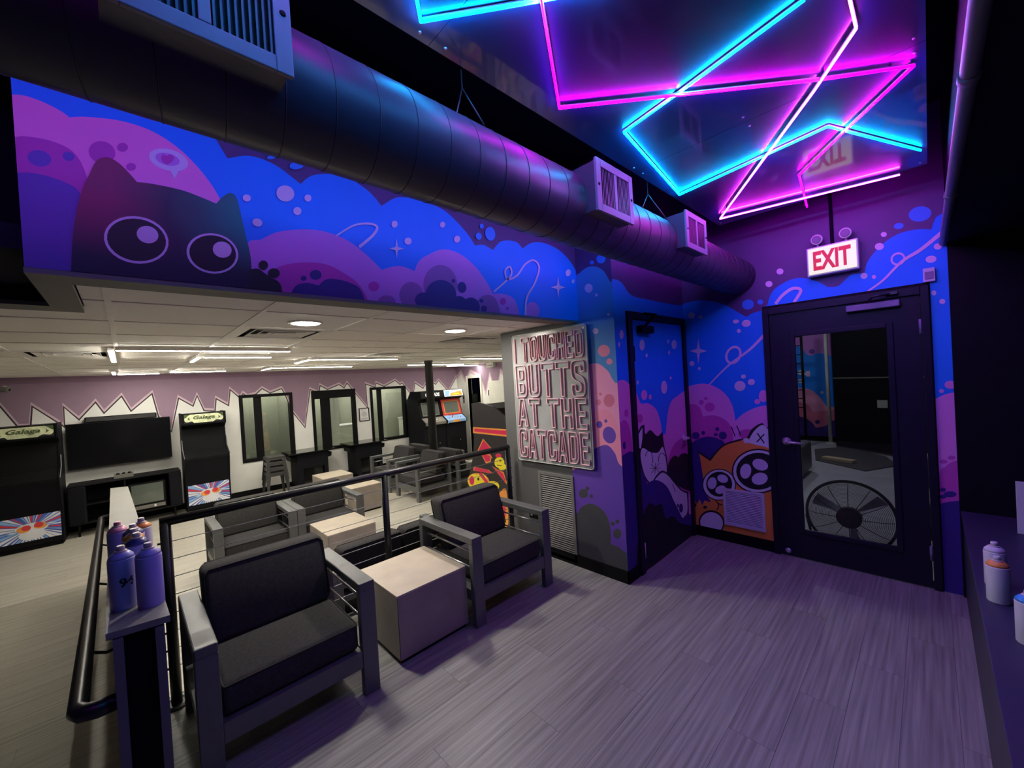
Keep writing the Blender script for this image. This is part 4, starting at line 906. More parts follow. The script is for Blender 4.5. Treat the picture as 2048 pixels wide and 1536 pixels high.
can('spray_can', .004, 2.02, capz(2.02), 'navy topped spray can just behind the front pair', M['can_body'], M['can_navy'], M['nozzle'], G1)
can('spray_can', -.004, 2.12, capz(2.12), 'orange topped spray can behind the navy one', M['can_body'], M['can_orange'], M['nozzle'], G1)
can('spray_can', -.004, 2.225, capz(2.225), 'dark topped spray can in the middle of the row', M['can_body'], M['can_navy'], M['can_white'], G1)
can('spray_can', .022, 2.335, capz(2.335), 'rear spray can with pale orange shoulder nearest the railing', M['can_white'], M['can_orange'], M['nozzle'], G1)
can('spray_can', -.050, 2.36, capz(2.36), 'tall blue spray can with pink shoulder beside the handrail', M['can_body'], M['can_pink'], M['can_pink'], G1)

# ------------------------------------------------------------------ armchairs
def cushion(bm, lo, hi, bev, lean=0.0):
    add_box(bm, lo, hi, 0, bev)
    z0 = lo[2]
    for v in bm.verts: v.co.y += (v.co.z - z0) * lean
    for f in bm.faces: f.smooth = True
def chair_proto(label, width=.765, name='armchair', seats=1, cat='armchair'):
    t = thing(name, label, cat, (0, 0, 0)); hw = width / 2; aw = .083; al_ = M['alum']
    for s in (-1, 1):
        xo, xi = s * hw, s * (hw - aw); x0, x1 = min(xo, xi), max(xo, xi)
        obj('armrest', B((x0, -.33, .546), (x1, .33, .590), .006), al_, t)
        obj('leg', B((x0, -.33, 0), (x1, -.286, .548), .004), al_, t)
        obj('leg', B((x0, .286, 0), (x1, .33, .548), .004), al_, t)
        xc = s * (hw - aw * .5 - .0)
        for z in (.478, .366): obj('side_rod', TUBE([(xc, -.29, z), (xc, .29, z)], .007, 8), M['rod'], t)
        obj('side_rail', B((x0 + .01, -.288, .165), (x1 - .01, .288, .235)), al_, t)
    xi = hw - aw
    obj('front_rail', B((-xi, -.325, .15), (xi, -.295, .24), .003), al_, t)
    obj('rear_rail', B((-xi, .295, .15), (xi, .325, .24), .003), al_, t)
    for z in (.36, .46): obj('back_bar', B((-xi, .30, z), (xi, .315, z + .04)), al_, t)
    obj('seat_deck', B((-xi, -.295, .20), (xi, .295, .238)), al_, t)
    n = seats; cw = 2 * xi / n
    for i in range(n):
        a, b = -xi + i * cw + .004, -xi + (i + 1) * cw - .004
        bm = newbm(); cushion(bm, (a, -.305, .24), (b, .26, .382), .028); sc = obj('seat_cushion', bm, M['fabric'], t)
        bm = newbm(); pr = [(a + .012, -.303, .372), (b - .012, -.303, .372), (b - .006, -.29, .374), (b - .005, .10, .374)]
        add_tube(bm, [(a + .005, .10, .374), (a + .006, -.29, .374)] + pr, .0045, 6); obj('piping', bm, M['piping'], sc)
        bm = newbm(); cushion(bm, (a, .065, .378), (b, .205, .735), .032, .28); bc = obj('back_cushion', bm, M['fabric'], t)
        def L_(x, z, f): return (x, .065 + (z - .378) * .28 + f, z)
        bm = newbm(); g = .004
        add_tube(bm, [L_(a + .008, .42, g), L_(a + .008, .705, g), L_(a + .03, .727, g), L_(b - .03, .727, g), L_(b - .008, .705, g), L_(b - .008, .42, g)], .0045, 6); obj('piping', bm, M['piping'], bc)
        bm = newbm(); g = .135
        add_tube(bm, [L_(a + .008, .42, g), L_(a + .008, .705, g), L_(a + .03, .727, g), L_(b - .03, .727, g), L_(b - .008, .705, g), L_(b - .008, .42, g)], .0045, 6); obj('piping', bm, M['piping'], bc)
    return t
ch = chair_proto('dark cushioned armchair with gray metal arms, nearest, beside the half wall')
ch.location = (.528, 2.43, 0)
dup(ch, (1.957, 2.43, 0), 0, 'dark cushioned armchair between the stone-look side table and louvered vent')
dup(ch, (.945, 5.32, ZL), 0, 'armchair beyond the railing, on the half wall side of its pair')
dup(ch, (1.715, 5.32, ZL), 0, 'armchair beyond the railing, between its pair and the column chairs')
dup(ch, (3.68, 6.20, ZL), -PI/2, 'armchair seen side-on beyond the railing, facing the pale side tables')
dup(ch, (3.68, 7.20, ZL), -PI/2, 'armchair behind the side-on one, with its arms toward the cocktail cabinets')
dup(ch, (4.42, 6.10, ZL), PI/2, 'armchair backed against the side-on one, facing the black and red cabinet')
dup(ch, (4.42, 7.15, ZL), PI/2, 'armchair facing the far arcade cabinets, backed against the column')
sf = chair_proto('dark two-seat sofa just below the platform, backed to the railing', 1.19, 'sofa', 2, 'sofa')
sf.location = (1.585, 3.33, ZL); sf.rotation_euler = (0, 0, PI)
for c_ in kids(sf): pass

# side tables
def side_table(x0, x1, y0, y1, z, label):
    t = thing('side_table', label, 'side table', ((x0+x1)/2, (y0+y1)/2, z), 'cube side tables')
    obj('plinth', B((x0 + .015, y0 + .02, z), (x1 - .015, y1 - .02, z + .028)), M['black'], t)
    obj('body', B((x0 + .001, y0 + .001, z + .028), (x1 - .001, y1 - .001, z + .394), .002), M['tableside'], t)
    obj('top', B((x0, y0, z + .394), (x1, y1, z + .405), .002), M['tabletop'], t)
    bm = newbm(); add_tube(bm, [(x0 + .001, y0 - .0003, z + .03), (x0 + .001, y0 - .0003, z + .394)], .0018, 4); obj('corner_joint', bm, M['dark_recess'], t)
side_table(1.065, 1.56, 2.165, 2.68, 0, 'cube side table between the two armchairs on the platform')
side_table(1.44, 1.96, 4.385, 4.96, ZL, 'pale cube side table just beyond the railing')
side_table(2.33, 2.87, 6.12, 6.72, ZL, 'pale cube side table further off, toward the side-on armchairs')
side_table(2.36, 2.88, 7.25, 7.80, ZL, 'farthest pale cube side table, before the cocktail cabinets')

# ------------------------------------------------------------------ right-hand bench with cans
bn = thing('low_bench', 'long dark bench along the wall under the black soffit', 'bench', (1.5, -.5, 0))
obj('bench_body', B((XL + .1, YR + .01, 0), (XE - .035, -.116, .555)), M['counter'], bn)
obj('bench_top', B((XL + .1, YR + .01, .555), (XE - .032, -.108, .575), .002), M['counter_top'], bn)
G2 = 'cans on the bench'
can('spray_can', 2.56, -.165, .575, 'white spray can with orange ring on the dark bench', M['can_white'], M['can_orange'], M['can_white'], G2, h=.150)
can('spray_can', 2.73, -.17, .575, 'all pale spray can behind the orange ringed one on the bench', M['can_white'], M['can_white'], M['can_white'], G2, h=.155)
q_ = P(2062, 1288, 2, .575)
can('spray_can', q_.x, q_.y, .575, 'white spray can with blue ring, cut by the frame edge', M['can_white'], M['can_blue'], M['can_white'], G2, h=.150)
q_ = P(2046, 1405, 2, .577)
solo('paper_sheet', PRISM([(q_.x, q_.y - .005, .5755), (q_.x + .06, q_.y - .12, .5755), (q_.x - .16, q_.y - .14, .5755), (q_.x - .10, q_.y - .03, .5755)], (0, 0, .001)), M['can_white'], 'white sheet of paper lying on the dark bench', 'paper')
q_ = P(2035, 1066, 2, .5765); zt_ = P(2031, 962, 0, q_.x).z
solo('wall_card', B((q_.x - .012, q_.y - .4, .5765), (q_.x, q_.y, zt_), .002), M['can_white'], 'white card standing upright at the back of the bench', 'card')

# ================================================================== LOWER ROOM THINGS
# ceiling lights
def linear(segs, label):
    t = thing('linear_light', label, 'ceiling light', (segs[0][0], segs[0][1], ZC), 'white linear ceiling lights')
    for x0, y0, x1, y1 in segs:
        if abs(x1 - x0) > abs(y1 - y0): a, b = (x0, y0 - .015), (x1, y0 + .015)
        else: a, b = (x0 - .015, y0), (x0 + .015, y1)
        obj('housing', B((a[0] - .004, a[1] - .004, ZC - .033), (b[0] + .004, b[1] + .004, ZC - .004)), M['tbar'], t)
        obj('lens', B((a[0], a[1], ZC - .0375), (b[0], b[1], ZC - .0332)), M['led'], t)
linear([(-.035, 4.56, 1.24, 4.56), (-.065, 4.60, -.065, 5.82)], 'L-shaped white ceiling light nearest the header, over the half wall')
linear([(.62, 5.30, 1.24, 5.30), (.575, 5.32, .575, 5.92)], 'short L-shaped white ceiling light behind the nearest long one')
linear([(.56, 8.10, 1.22, 8.10), (.53, 7.70, .53, 8.10)], 'L-shaped white ceiling light close to the zigzag wall, above the television')
linear([(-.10, 7.70, -.10, 8.35), (-.06, 8.38, .4, 8.38)], 'white ceiling light close to the zigzag wall, farthest toward the ramp')
linear([(1.82, 5.74, 3.07, 5.74), (1.80, 5.76, 1.80, 6.36)], 'L-shaped white ceiling light over the middle of the armchair area')
linear([(1.78, 7.50, 3.08, 7.50), (1.75, 7.52, 1.75, 8.1)], 'L-shaped white ceiling light in front of the middle far window')
linear([(4.20, 7.40, 5.55, 7.40), (5.6, 7.40, 5.6, 8.0)], 'white ceiling light behind the top of the round column')
linear([(4.33, 5.77, 5.60, 5.77)], 'straight white ceiling light nearest the sign wall')
linear([(5.65, 8.10, 6.60, 8.10)], 'straight white ceiling light by the pale end wall')
for (x, y), lab in (((.885, 2.86), 'round recessed downlight over the armchair beside the half wall'), ((2.10, 2.86), 'round recessed downlight over the armchair near the sign')):
    t = thing('downlight', lab, 'ceiling light', (x, y, ZC))
    obj('trim_ring', LATHE((x, y, ZC + .001), [(.105, 0), (.105, .004), (.085, .009), (.083, .001)], 32, (0, 0, -1)), M['tbar'], t)
    obj('lens', LATHE((x, y, ZC - .001), [(.083, 0), (.083, .006), (.06, .010)], 32, (0, 0, -1)), M['down'], t)
# square ceiling diffusers in their grid cells
def diffuser(i, j, lab):
    cx, cy = GX0 + (i + .5) * G, GY0 + (j + .5) * G
    t = thing('ceiling_diffuser', lab, 'vent', (cx, cy, ZC))
    obj('backing', B((cx - .29, cy - .29, ZC + .03), (cx + .29, cy + .29, ZC + .034)), M['dark_recess'], t)
    def ring(s, w, z, dz):
        bm = newbm(); o_ = [(cx-s, cy-s), (cx+s, cy-s), (cx+s, cy+s), (cx-s, cy+s)]; i_ = [(cx-s+w, cy-s+w), (cx+s-w, cy-s+w), (cx+s-w, cy+s-w), (cx-s+w, cy+s-w)]
        vo = [bm.verts.new((x, y, z)) for x, y in o_]; vi = [bm.verts.new((x, y, z + dz)) for x, y in i_]; vo2 = [bm.verts.new((x, y, z + .004)) for x, y in o_]; vi2 = [bm.verts.new((x, y, z + dz + .004)) for x, y in i_]
        for k in range(4):
            l = (k+1) % 4
            bm.faces.new((vo[k], vo[l], vi[l], vi[k])); bm.faces.new((vo2[k], vi2[k], vi2[l], vo2[l])); bm.faces.new((vo[k], vo2[k], vo2[l], vo[l])); bm.faces.new((vi[k], vi[l], vi2[l], vi2[k]))
        return bm
    obj('frame', ring(.296, .06, ZC - .002, .0), M['tbar'], t)
    for s in (.20, .145, .09): obj('vane', ring(s, .032, ZC - .004, .016), M['tbar'], t)
    obj('centre_plate', B((cx - .04, cy - .04, ZC - .002), (cx + .04, cy + .04, ZC + .001)), M['tbar'], t)
diffuser(1, 1, 'square ceiling air diffuser behind the downlight over the half wall side')
diffuser(4, 1, 'square ceiling air diffuser behind the downlight near the sign wall')
diffuser(4, 4, 'square ceiling air diffuser over the middle of the lower room')
diffuser(-1, 4, 'square ceiling air diffuser over the ramp, toward the frame edge')

# round column
t = thing('round_column', 'dark gray round steel column standing among the armchairs', 'column', (4.19, 6.74, ZL))
obj('shaft', LATHE((4.19, 6.62, ZL), [(.075, 0), (.075, ZC - ZL - .03), (.085, ZC - ZL - .03), (.085, ZC - ZL + .01)], 32), M['dark_steel'], t)
for o in (t,): pass

# picture frame between the far windows
pf = thing('framed_notice', 'small black framed notice between the middle window and the one nearer the column', 'picture', (3.96, YF, 1.01))
bm = newbm(); fa, fb, fc, fd = 3.842, 4.082, .862, 1.164
for q in ((fa, fc, fa + .016, fd), (fb - .016, fc, fb, fd), (fa, fc, fb, fc + .016), (fa, fd - .016, fb, fd)): add_box(bm, (q[0], YF - .02, q[1]), (q[2], YF - .001, q[3]))
obj('frame', bm, M['black'], pf); obj('sheet', B((fa + .01, YF - .008, fc + .01), (fb - .01, YF - .0045, fd - .01)), M['white_print'], pf)
LN = [('trim_gray', [(fa + .05, fd - .045), (fb - .05, fd - .045), (fb - .05, fd - .052), (fa + .05, fd - .052)])]
for r_ in (.062, .046, .030, .014): LN += [('trim_gray', [(3.962 + (r_) * math.cos(a / 24 * 2 * PI), 1.02 + r_ * math.sin(a / 24 * 2 * PI)) for a in range(24)]), ('white_print', [(3.962 + (r_ - .006) * math.cos(a / 24 * 2 * PI), 1.02 + (r_ - .006) * math.sin(a / 24 * 2 * PI)) for a in range(24)])]
for k in range(3): LN.append(('trim_gray', [(fa + .045, .935 - k * .014), (fb - .045, .935 - k * .014), (fb - .045, .930 - k * .014), (fa + .045, .930 - k * .014)]))
paint('print', LN, 1, YF - .008, (fa + .012, fb - .012, fc + .012, fd - .012), -1, pf, world=True)

# television with sound bar, on the far wall
tv = thing('television', 'large wall-hung flat television that is switched off', 'television', (-.07, 9.0, 1.0))
ta, tb_, tc, td = -.668, .528, .648, 1.335
obj('back_case', B((ta + .05, 9.0, tc + .05), (tb_ - .05, 9.06, td - .04), .01), M['black'], tv)
obj('bezel', B((ta, 8.975, tc), (tb_, 9.002, td), .004), M['black'], tv); obj('screen', B((ta + .010, 8.9735, tc + .016), (tb_ - .010, 8.9755, td - .010)), M['screen'], tv)
obj('wall_bracket', B((-.3, 9.06, .85), (.2, YF - .016, 1.15)), M['black_metal'], tv)
sb_ = thing('sound_bar', 'long black sound bar mounted over the television', 'speaker', (-.06, 9.03, 1.345))
obj('body', B((-.47, 9.0, 1.338), (.365, 9.09, 1.420), .012), M['black'], sb_); obj('front_mesh', B((-.455, 8.996, 1.347), (.35, 9.0, 1.411), .003), M['fabric'], sb_)
obj('bracket', B((-.2, 9.09, 1.35), (.1, YF - .001, 1.40)), M['black_metal'], sb_)

# media console with tube television inside
SX0, SX1, SY0, SY1, SZ0_, SZ1_ = -.675, .60, 8.60, 9.02, -.125, .452
mc = thing('media_console', 'dark retro media console with rounded corners and open middle', 'media console', (0, 8.8, ZL))
obj('top', B((SX0, SY0, SZ1_ - .025), (SX1, SY1, SZ1_), .012), M['black'], mc)
obj('bottom', B((SX0 + .02, SY0, SZ0_), (SX1 - .02, SY1, SZ0_ + .022), .01), M['black'], mc)
obj('back_panel', B((SX0 + .02, SY1 - .012, SZ0_ + .02), (SX1 - .02, SY1, SZ1_ - .02)), M['black'], mc)
for a, b in ((SX0, SX0 + .19), (SX1 - .16, SX1)): obj('side_cabinet', B((a, SY0, SZ0_ + .01), (b, SY1 - .012, SZ1_ - .02), .018), M['black_paint'], mc)
obj('divider', B((-.08, SY0 + .01, SZ0_ + .02), (-.06, SY1 - .012, SZ1_ - .025)), M['black'], mc)
obj('shelf', B((SX0 + .19, SY0 + .02, .14), (-.08, SY1 - .012, .155)), M['black'], mc)
for x, y in ((SX0 + .10, SY0 + .05), (SX1 - .10, SY0 + .05), (SX0 + .10, SY1 - .06), (SX1 - .10, SY1 - .06)): obj('leg', TUBE([(x, y, SZ0_ + .002), (x, y, ZL)], [.020, .011], 12), M['black'], mc)
ctv = thing('tube_television', 'old tube television inside the media console', 'television', (.18, 8.7, SZ0_ + .022))
cz = SZ0_ + .0225
obj('case', B((-.04, SY0 + .03, cz), (.405, SY1 - .03, cz + .44), .02), M['black'], ctv)
bm = newbm()
nu, nv = 12, 10; g = [[bm.verts.new((-.005 + .375 * i / nu, SY0 + .028 - .012 * math.cos((i / nu - .5) * PI) * math.cos((j / nv - .5) * PI), cz + .115 + .30 * j / nv)) for i in range(nu + 1)] for j in range(nv + 1)]
for j in range(nv):
    for i in range(nu): bm.faces.new((g[j][i], g[j][i+1], g[j+1][i+1], g[j+1][i])).smooth = True
obj('tube_screen', bm, M['crt'], ctv)
obj('control_strip', B((-.02, SY0 + .022, cz + .03), (.385, SY0 + .030, cz + .085), .003), M['trim_gray'], ctv)
obj('button', B((.25, SY0 + .017, cz + .04), (.275, SY0 + .022, cz + .075), .002), M['white_print'], ctv)
gc = thing('game_console', 'small dark box with round knobs on top of the media console', 'console', (-.07, 8.8, SZ1_ + .0005))
obj('body', PRISM([(-.185, 8.72, SZ1_ + .001), (.035, 8.72, SZ1_ + .001), (.035, 8.90, SZ1_ + .001), (-.185, 8.90, SZ1_ + .001)], (0, 0, .055)), M['trim_gray'], gc)
for x in (-.14, -.075, -.01): obj('knob', LATHE((x, 8.76, SZ1_ + .056), [(.022, 0), (.018, .02), (.008, .024)], 16), M['black'], gc)

# upright arcade cabinets with pale marquee
def burst(x0, x1, z0, z1):
    cx, cz_ = (x0 + x1) / 2 + .02, z0 + (z1 - z0) * .52; L = [('art_blue', [(x0, z0), (x1, z0), (x1, z1), (x0, z1)])]
    rnd = random.Random(3); cols = ['art_white', 'art_lblue', 'art_red', 'art_white', 'art_white', 'art_lblue', 'art_blue', 'art_red']
    for k in range(40):
        a = 2 * PI * k / 40; w = .03 + rnd.random() * .05; c_ = cols[k % 8] if math.sin(a) > -.25 else ['art_white', 'art_white', 'art_lblue', 'art_white'][k % 4]
        L.append((c_, [(cx + .03 * math.cos(a), cz_ + .02 * math.sin(a)), (cx + .7 * math.cos(a - w), cz_ + .7 * math.sin(a - w)), (cx + .7 * math.cos(a + w), cz_ + .7 * math.sin(a + w))]))
    def e(x, z, rx, rz_, n=20): return [(cx + x + rx * math.cos(2*PI*i/n), cz_ + z + rz_ * math.sin(2*PI*i/n)) for i in range(n)]
    L += [('art_white', e(0, -.09, .12, .07)), ('art_white', e(-.0, .0, .15, .065)), ('art_orange', e(-.075, -.008, .062, .042)), ('art_orange', e(.075, .012, .062, .042)),
          ('art_red', e(-.05, .008, .042, .036)), ('art_red', e(.06, .026, .042, .036)), ('art_lblue', e(-.17, -.03, .05, .018)), ('art_lblue', e(.17, .02, .05, .018)), ('art_white', e(-.17, -.028, .03, .008)), ('art_white', e(.17, .022, .03, .008))]
    return L
def space_cab(x0, x1, yf, yb, ztop, label):
    t = thing('arcade_cabinet', label, 'arcade cabinet', ((x0+x1)/2, (yf+yb)/2, ZL)); w = .018
    z = lambda h: ZL + h * (ztop - ZL) / 1.67
    prof = [(yf, z(.02)), (yf, z(.50)), (yf - .10, z(.88)), (yf - .10, z(.93)), (yf + .14, z(1.06)), (yf + .20, z(1.40)), (yf + .04, z(1.48)), (yf + .04, z(1.67)), (yb, z(1.67)), (yb, z(.02))]
    for xa, xb_ in ((x0, x0 + w), (x1 - w, x1)): obj('side_panel', PRISM([(xa, y, zz_) for y, zz_ in prof], (xb_ - xa, 0, 0)), M['black_paint'], t)
    X0, X1 = x0 + w, x1 - w
    obj('toe_base', B((X0, yf + .03, ZL), (X1, yb - .03, z(.06))), M['black'], t)
    obj('kick_panel', B((X0, yf + .004, z(.06)), (X1, yf + .018, z(.50))), M['black'], t)
    paint('print', burst(X0 + .005, X1 - .005, z(.13), z(.46)), 1, yf + .004, (X0 + .005, X1 - .005, z(.13), z(.46)), -1, t, 'printed burst of blue, white and red rays', world=True)
    obj('front_shelf', PRISM([(X0, yf + .004, z(.50)), (X0, yf - .085, z(.88)), (X0, yf - .07, z(.88)), (X0, yf + .018, z(.50))], (X1 - X0, 0, 0)), M['black_paint'], t)
    obj('control_deck', PRISM([(X0, yf - .09, z(.88)), (X0, yf - .09, z(.92)), (X0, yf + .14, z(1.04)), (X0, yf + .14, z(1.0))], (X1 - X0, 0, 0)), M['black'], t)
    obj('monitor_glass', PRISM([(X0, yf + .15, z(1.04)), (X0, yf + .21, z(1.40)), (X0, yf + .225, z(1.40)), (X0, yf + .165, z(1.04))], (X1 - X0, 0, 0)), M['black'], t)
    obj('speaker_board', PRISM([(X0, yf + .19, z(1.40)), (X0, yf + .05, z(1.47)), (X0, yf + .05, z(1.485)), (X0, yf + .20, z(1.41))], (X1 - X0, 0, 0)), M['black'], t)
    obj('marquee_box', B((X0, yf + .052, z(1.485)), (X1, yb - .02, z(1.66))), M['black'], t)
    mz0, mz1 = z(1.50), z(1.645); mq = obj('marquee', B((X0 + .02, yf + .046, mz0), (X1 - .02, yf + .052, mz1)), M['marquee'], t)
    cx = (X0 + X1) / 2; ww = (X1 - X0) / 2 - .02; hh = (mz1 - mz0)
    LL = [('black', S_([(X0 + .02, mz0, 1), (cx - .14, mz0, 1), (cx - .17, mz0 + .03), (X0 + .05, mz0 + .02), (X0 + .02, mz0 + .05, 1)])), ('black', S_([(X1 - .02, mz0, 1), (cx + .12, mz0, 1), (cx + .17, mz0 + .03), (X1 - .05, mz0 + .02), (X1 - .02, mz0 + .05, 1)])),
          ('green_print', S_([(X0 + .02, mz1, 1), (X0 + .10, mz1, 1), (X0 + .07, mz1 - .02), (X0 + .04, mz1 - .05), (X0 + .02, mz1 - .06, 1)])), ('green_print', S_([(X1 - .02, mz1, 1), (X1 - .10, mz1, 1), (X1 - .07, mz1 - .02), (X1 - .04, mz1 - .05), (X1 - .02, mz1 - .06, 1)])),
          ('green_print', [(X0 + .06, mz0 + hh * .5), (X0 + .09, mz0 + hh * .75), (X0 + .085, mz0 + hh * .5), (X0 + .10, mz0 + hh * .3)]), ('green_print', [(X1 - .06, mz0 + hh * .5), (X1 - .09, mz0 + hh * .75), (X1 - .085, mz0 + hh * .5), (X1 - .10, mz0 + hh * .3)])]
    paint('print', LL, 1, yf + .046, (X0 + .02, X1 - .02, mz0, mz1), -1, mq, world=True)
    sign_text('Galaga', .080, .30, (cx, yf + .0445, mz0 + hh * .56), (1, 0, 0), (0, 0, 1), M['green_print'], 'lettering', mq, .0008, shear=.25, bold=.03)
    for x in (x0 - .004, x1 + .004): obj('edge_strip', TUBE([(x, yf - .105, z(.93)), (x, yf + .135, z(1.065)), (x, yf + .165, z(1.22))], .0055, 6), M['louver'], t)
    return t
space_cab(.652, 1.262, 8.60, 9.08, 1.37, 'black arcade cabinet with pale green marquee between the television and the first far window')
space_cab(-1.315, -.705, 8.45, 9.05, 1.385, 'black arcade cabinet with pale green marquee, cut by the frame edge, before the television')

# stools in a nested stack
def stool_proto(x, y, z, label):
    t = thing('metal_stool', label, 'stool', (x, y, z), 'nested metal stools'); sw = .15; m = M['dark_steel']
    obj('seat', B((x - sw, y - sw, z + .425), (x + sw, y + sw, z + .45), .012), m, t)
    for sx in (-1, 1):
        for sy in (-1, 1):
            a = Vector((x + sx * .145, y + sy * .145, z + .43)); b = Vector((x + sx * .19, y + sy * .19, z)); bm = newbm()
            for dx, dy in (((1, 0)), ((0, 1))):
                wa, wb = .045, .026; ex_ = Vector((-sx, 0, 0)) if dx else Vector((0, -sy, 0)); th = Vector((0, -sy, 0)) * .003 if dx else Vector((-sx, 0, 0)) * .003
                add_prism(bm, [a, a + ex_ * wa, b + ex_ * wb, b], th)
            obj('leg', bm, m, t)
    for sy in (-1, 1): obj('apron', B((x - .148, y + sy * .150 - .002, z + .385), (x + .148, y + sy * .150 + .002, z + .44)), m, t)
    for sx in (-1, 1): obj('apron', B((x + sx * .150 - .002, y - .148, z + .385), (x + sx * .150 + .002, y + .148, z + .44)), m, t)
    return t
SXc, SYc = 1.965, 8.62
for k, lab in enumerate(('bottom stool of the gray metal stack below the first far window', 'second stool from the bottom of the gray metal stack', 'third stool from the bottom of the gray metal stack', 'top stool of the gray metal stack below the first far window')):
    if k == 0: st0 = stool_proto(SXc, SYc, ZL, lab)
    else: dup(st0, (SXc, SYc, ZL + .10 * k), 0, lab)

# cocktail cabinets
def cocktail(x0, x1, label):
    yf, yb = 8.52, 8.98; t = thing('cocktail_cabinet', label, 'arcade table', ((x0+x1)/2, yf, ZL)); zt = .42
    bm = newbm(); add_box(bm, (x0, yf, ZL + .06), (x0 + .02, yb, zt)); add_box(bm, (x1 - .02, yf, ZL + .06), (x1, yb, zt)); add_box(bm, (x0, yb - .02, ZL + .06), (x1, yb, zt)); add_box(bm, (x0, yf, ZL + .06), (x1, yb, ZL + .09))
    add_box(bm, (x0 + .02, yf, .12), (x1 - .02, yf + .02, zt)); add_box(bm, (x0 + .02, yf, ZL + .09), (x0 + .10, yf + .02, .12)); add_box(bm, (x1 - .08, yf, ZL + .09), (x1 - .02, yf + .02, .12))
    obj('body', bm, M['black_paint'], t); obj('plinth', B((x0 + .03, yf + .03, ZL), (x1 - .03, yb - .03, ZL + .06)), M['black'], t)
    obj('coin_door', B((x0 + .10, yf + .05, ZL + .10), (x1 - .08, yf + .07, .11)), M['black_gloss'], t)
    obj('glass_top', B((x0 - .13, yf - .07, zt), (x1 + .13, yb + .07, zt + .022), .004), M['black_gloss'], t)
    for s, xx in ((-1, x0), (1, x1)):
        cp = obj('control_panel', PRISM([(xx, yf + .06, zt - .16), (xx + s * .09, yf + .06, zt - .14), (xx + s * .10, yf + .06, zt - .06), (xx, yf + .06, zt - .03)], (0, .34, 0)), M['black'], t)
        obj('joystick', TUBE([(xx + s * .07, yf + .2, zt - .05), (xx + s * .085, yf + .2, zt - .012)], .009, 8), M['black_gloss'], cp)
cocktail(2.33, 2.90, 'black cocktail arcade table beside the stool stack')
cocktail(3.47, 4.06, 'black cocktail arcade table under the framed notice')

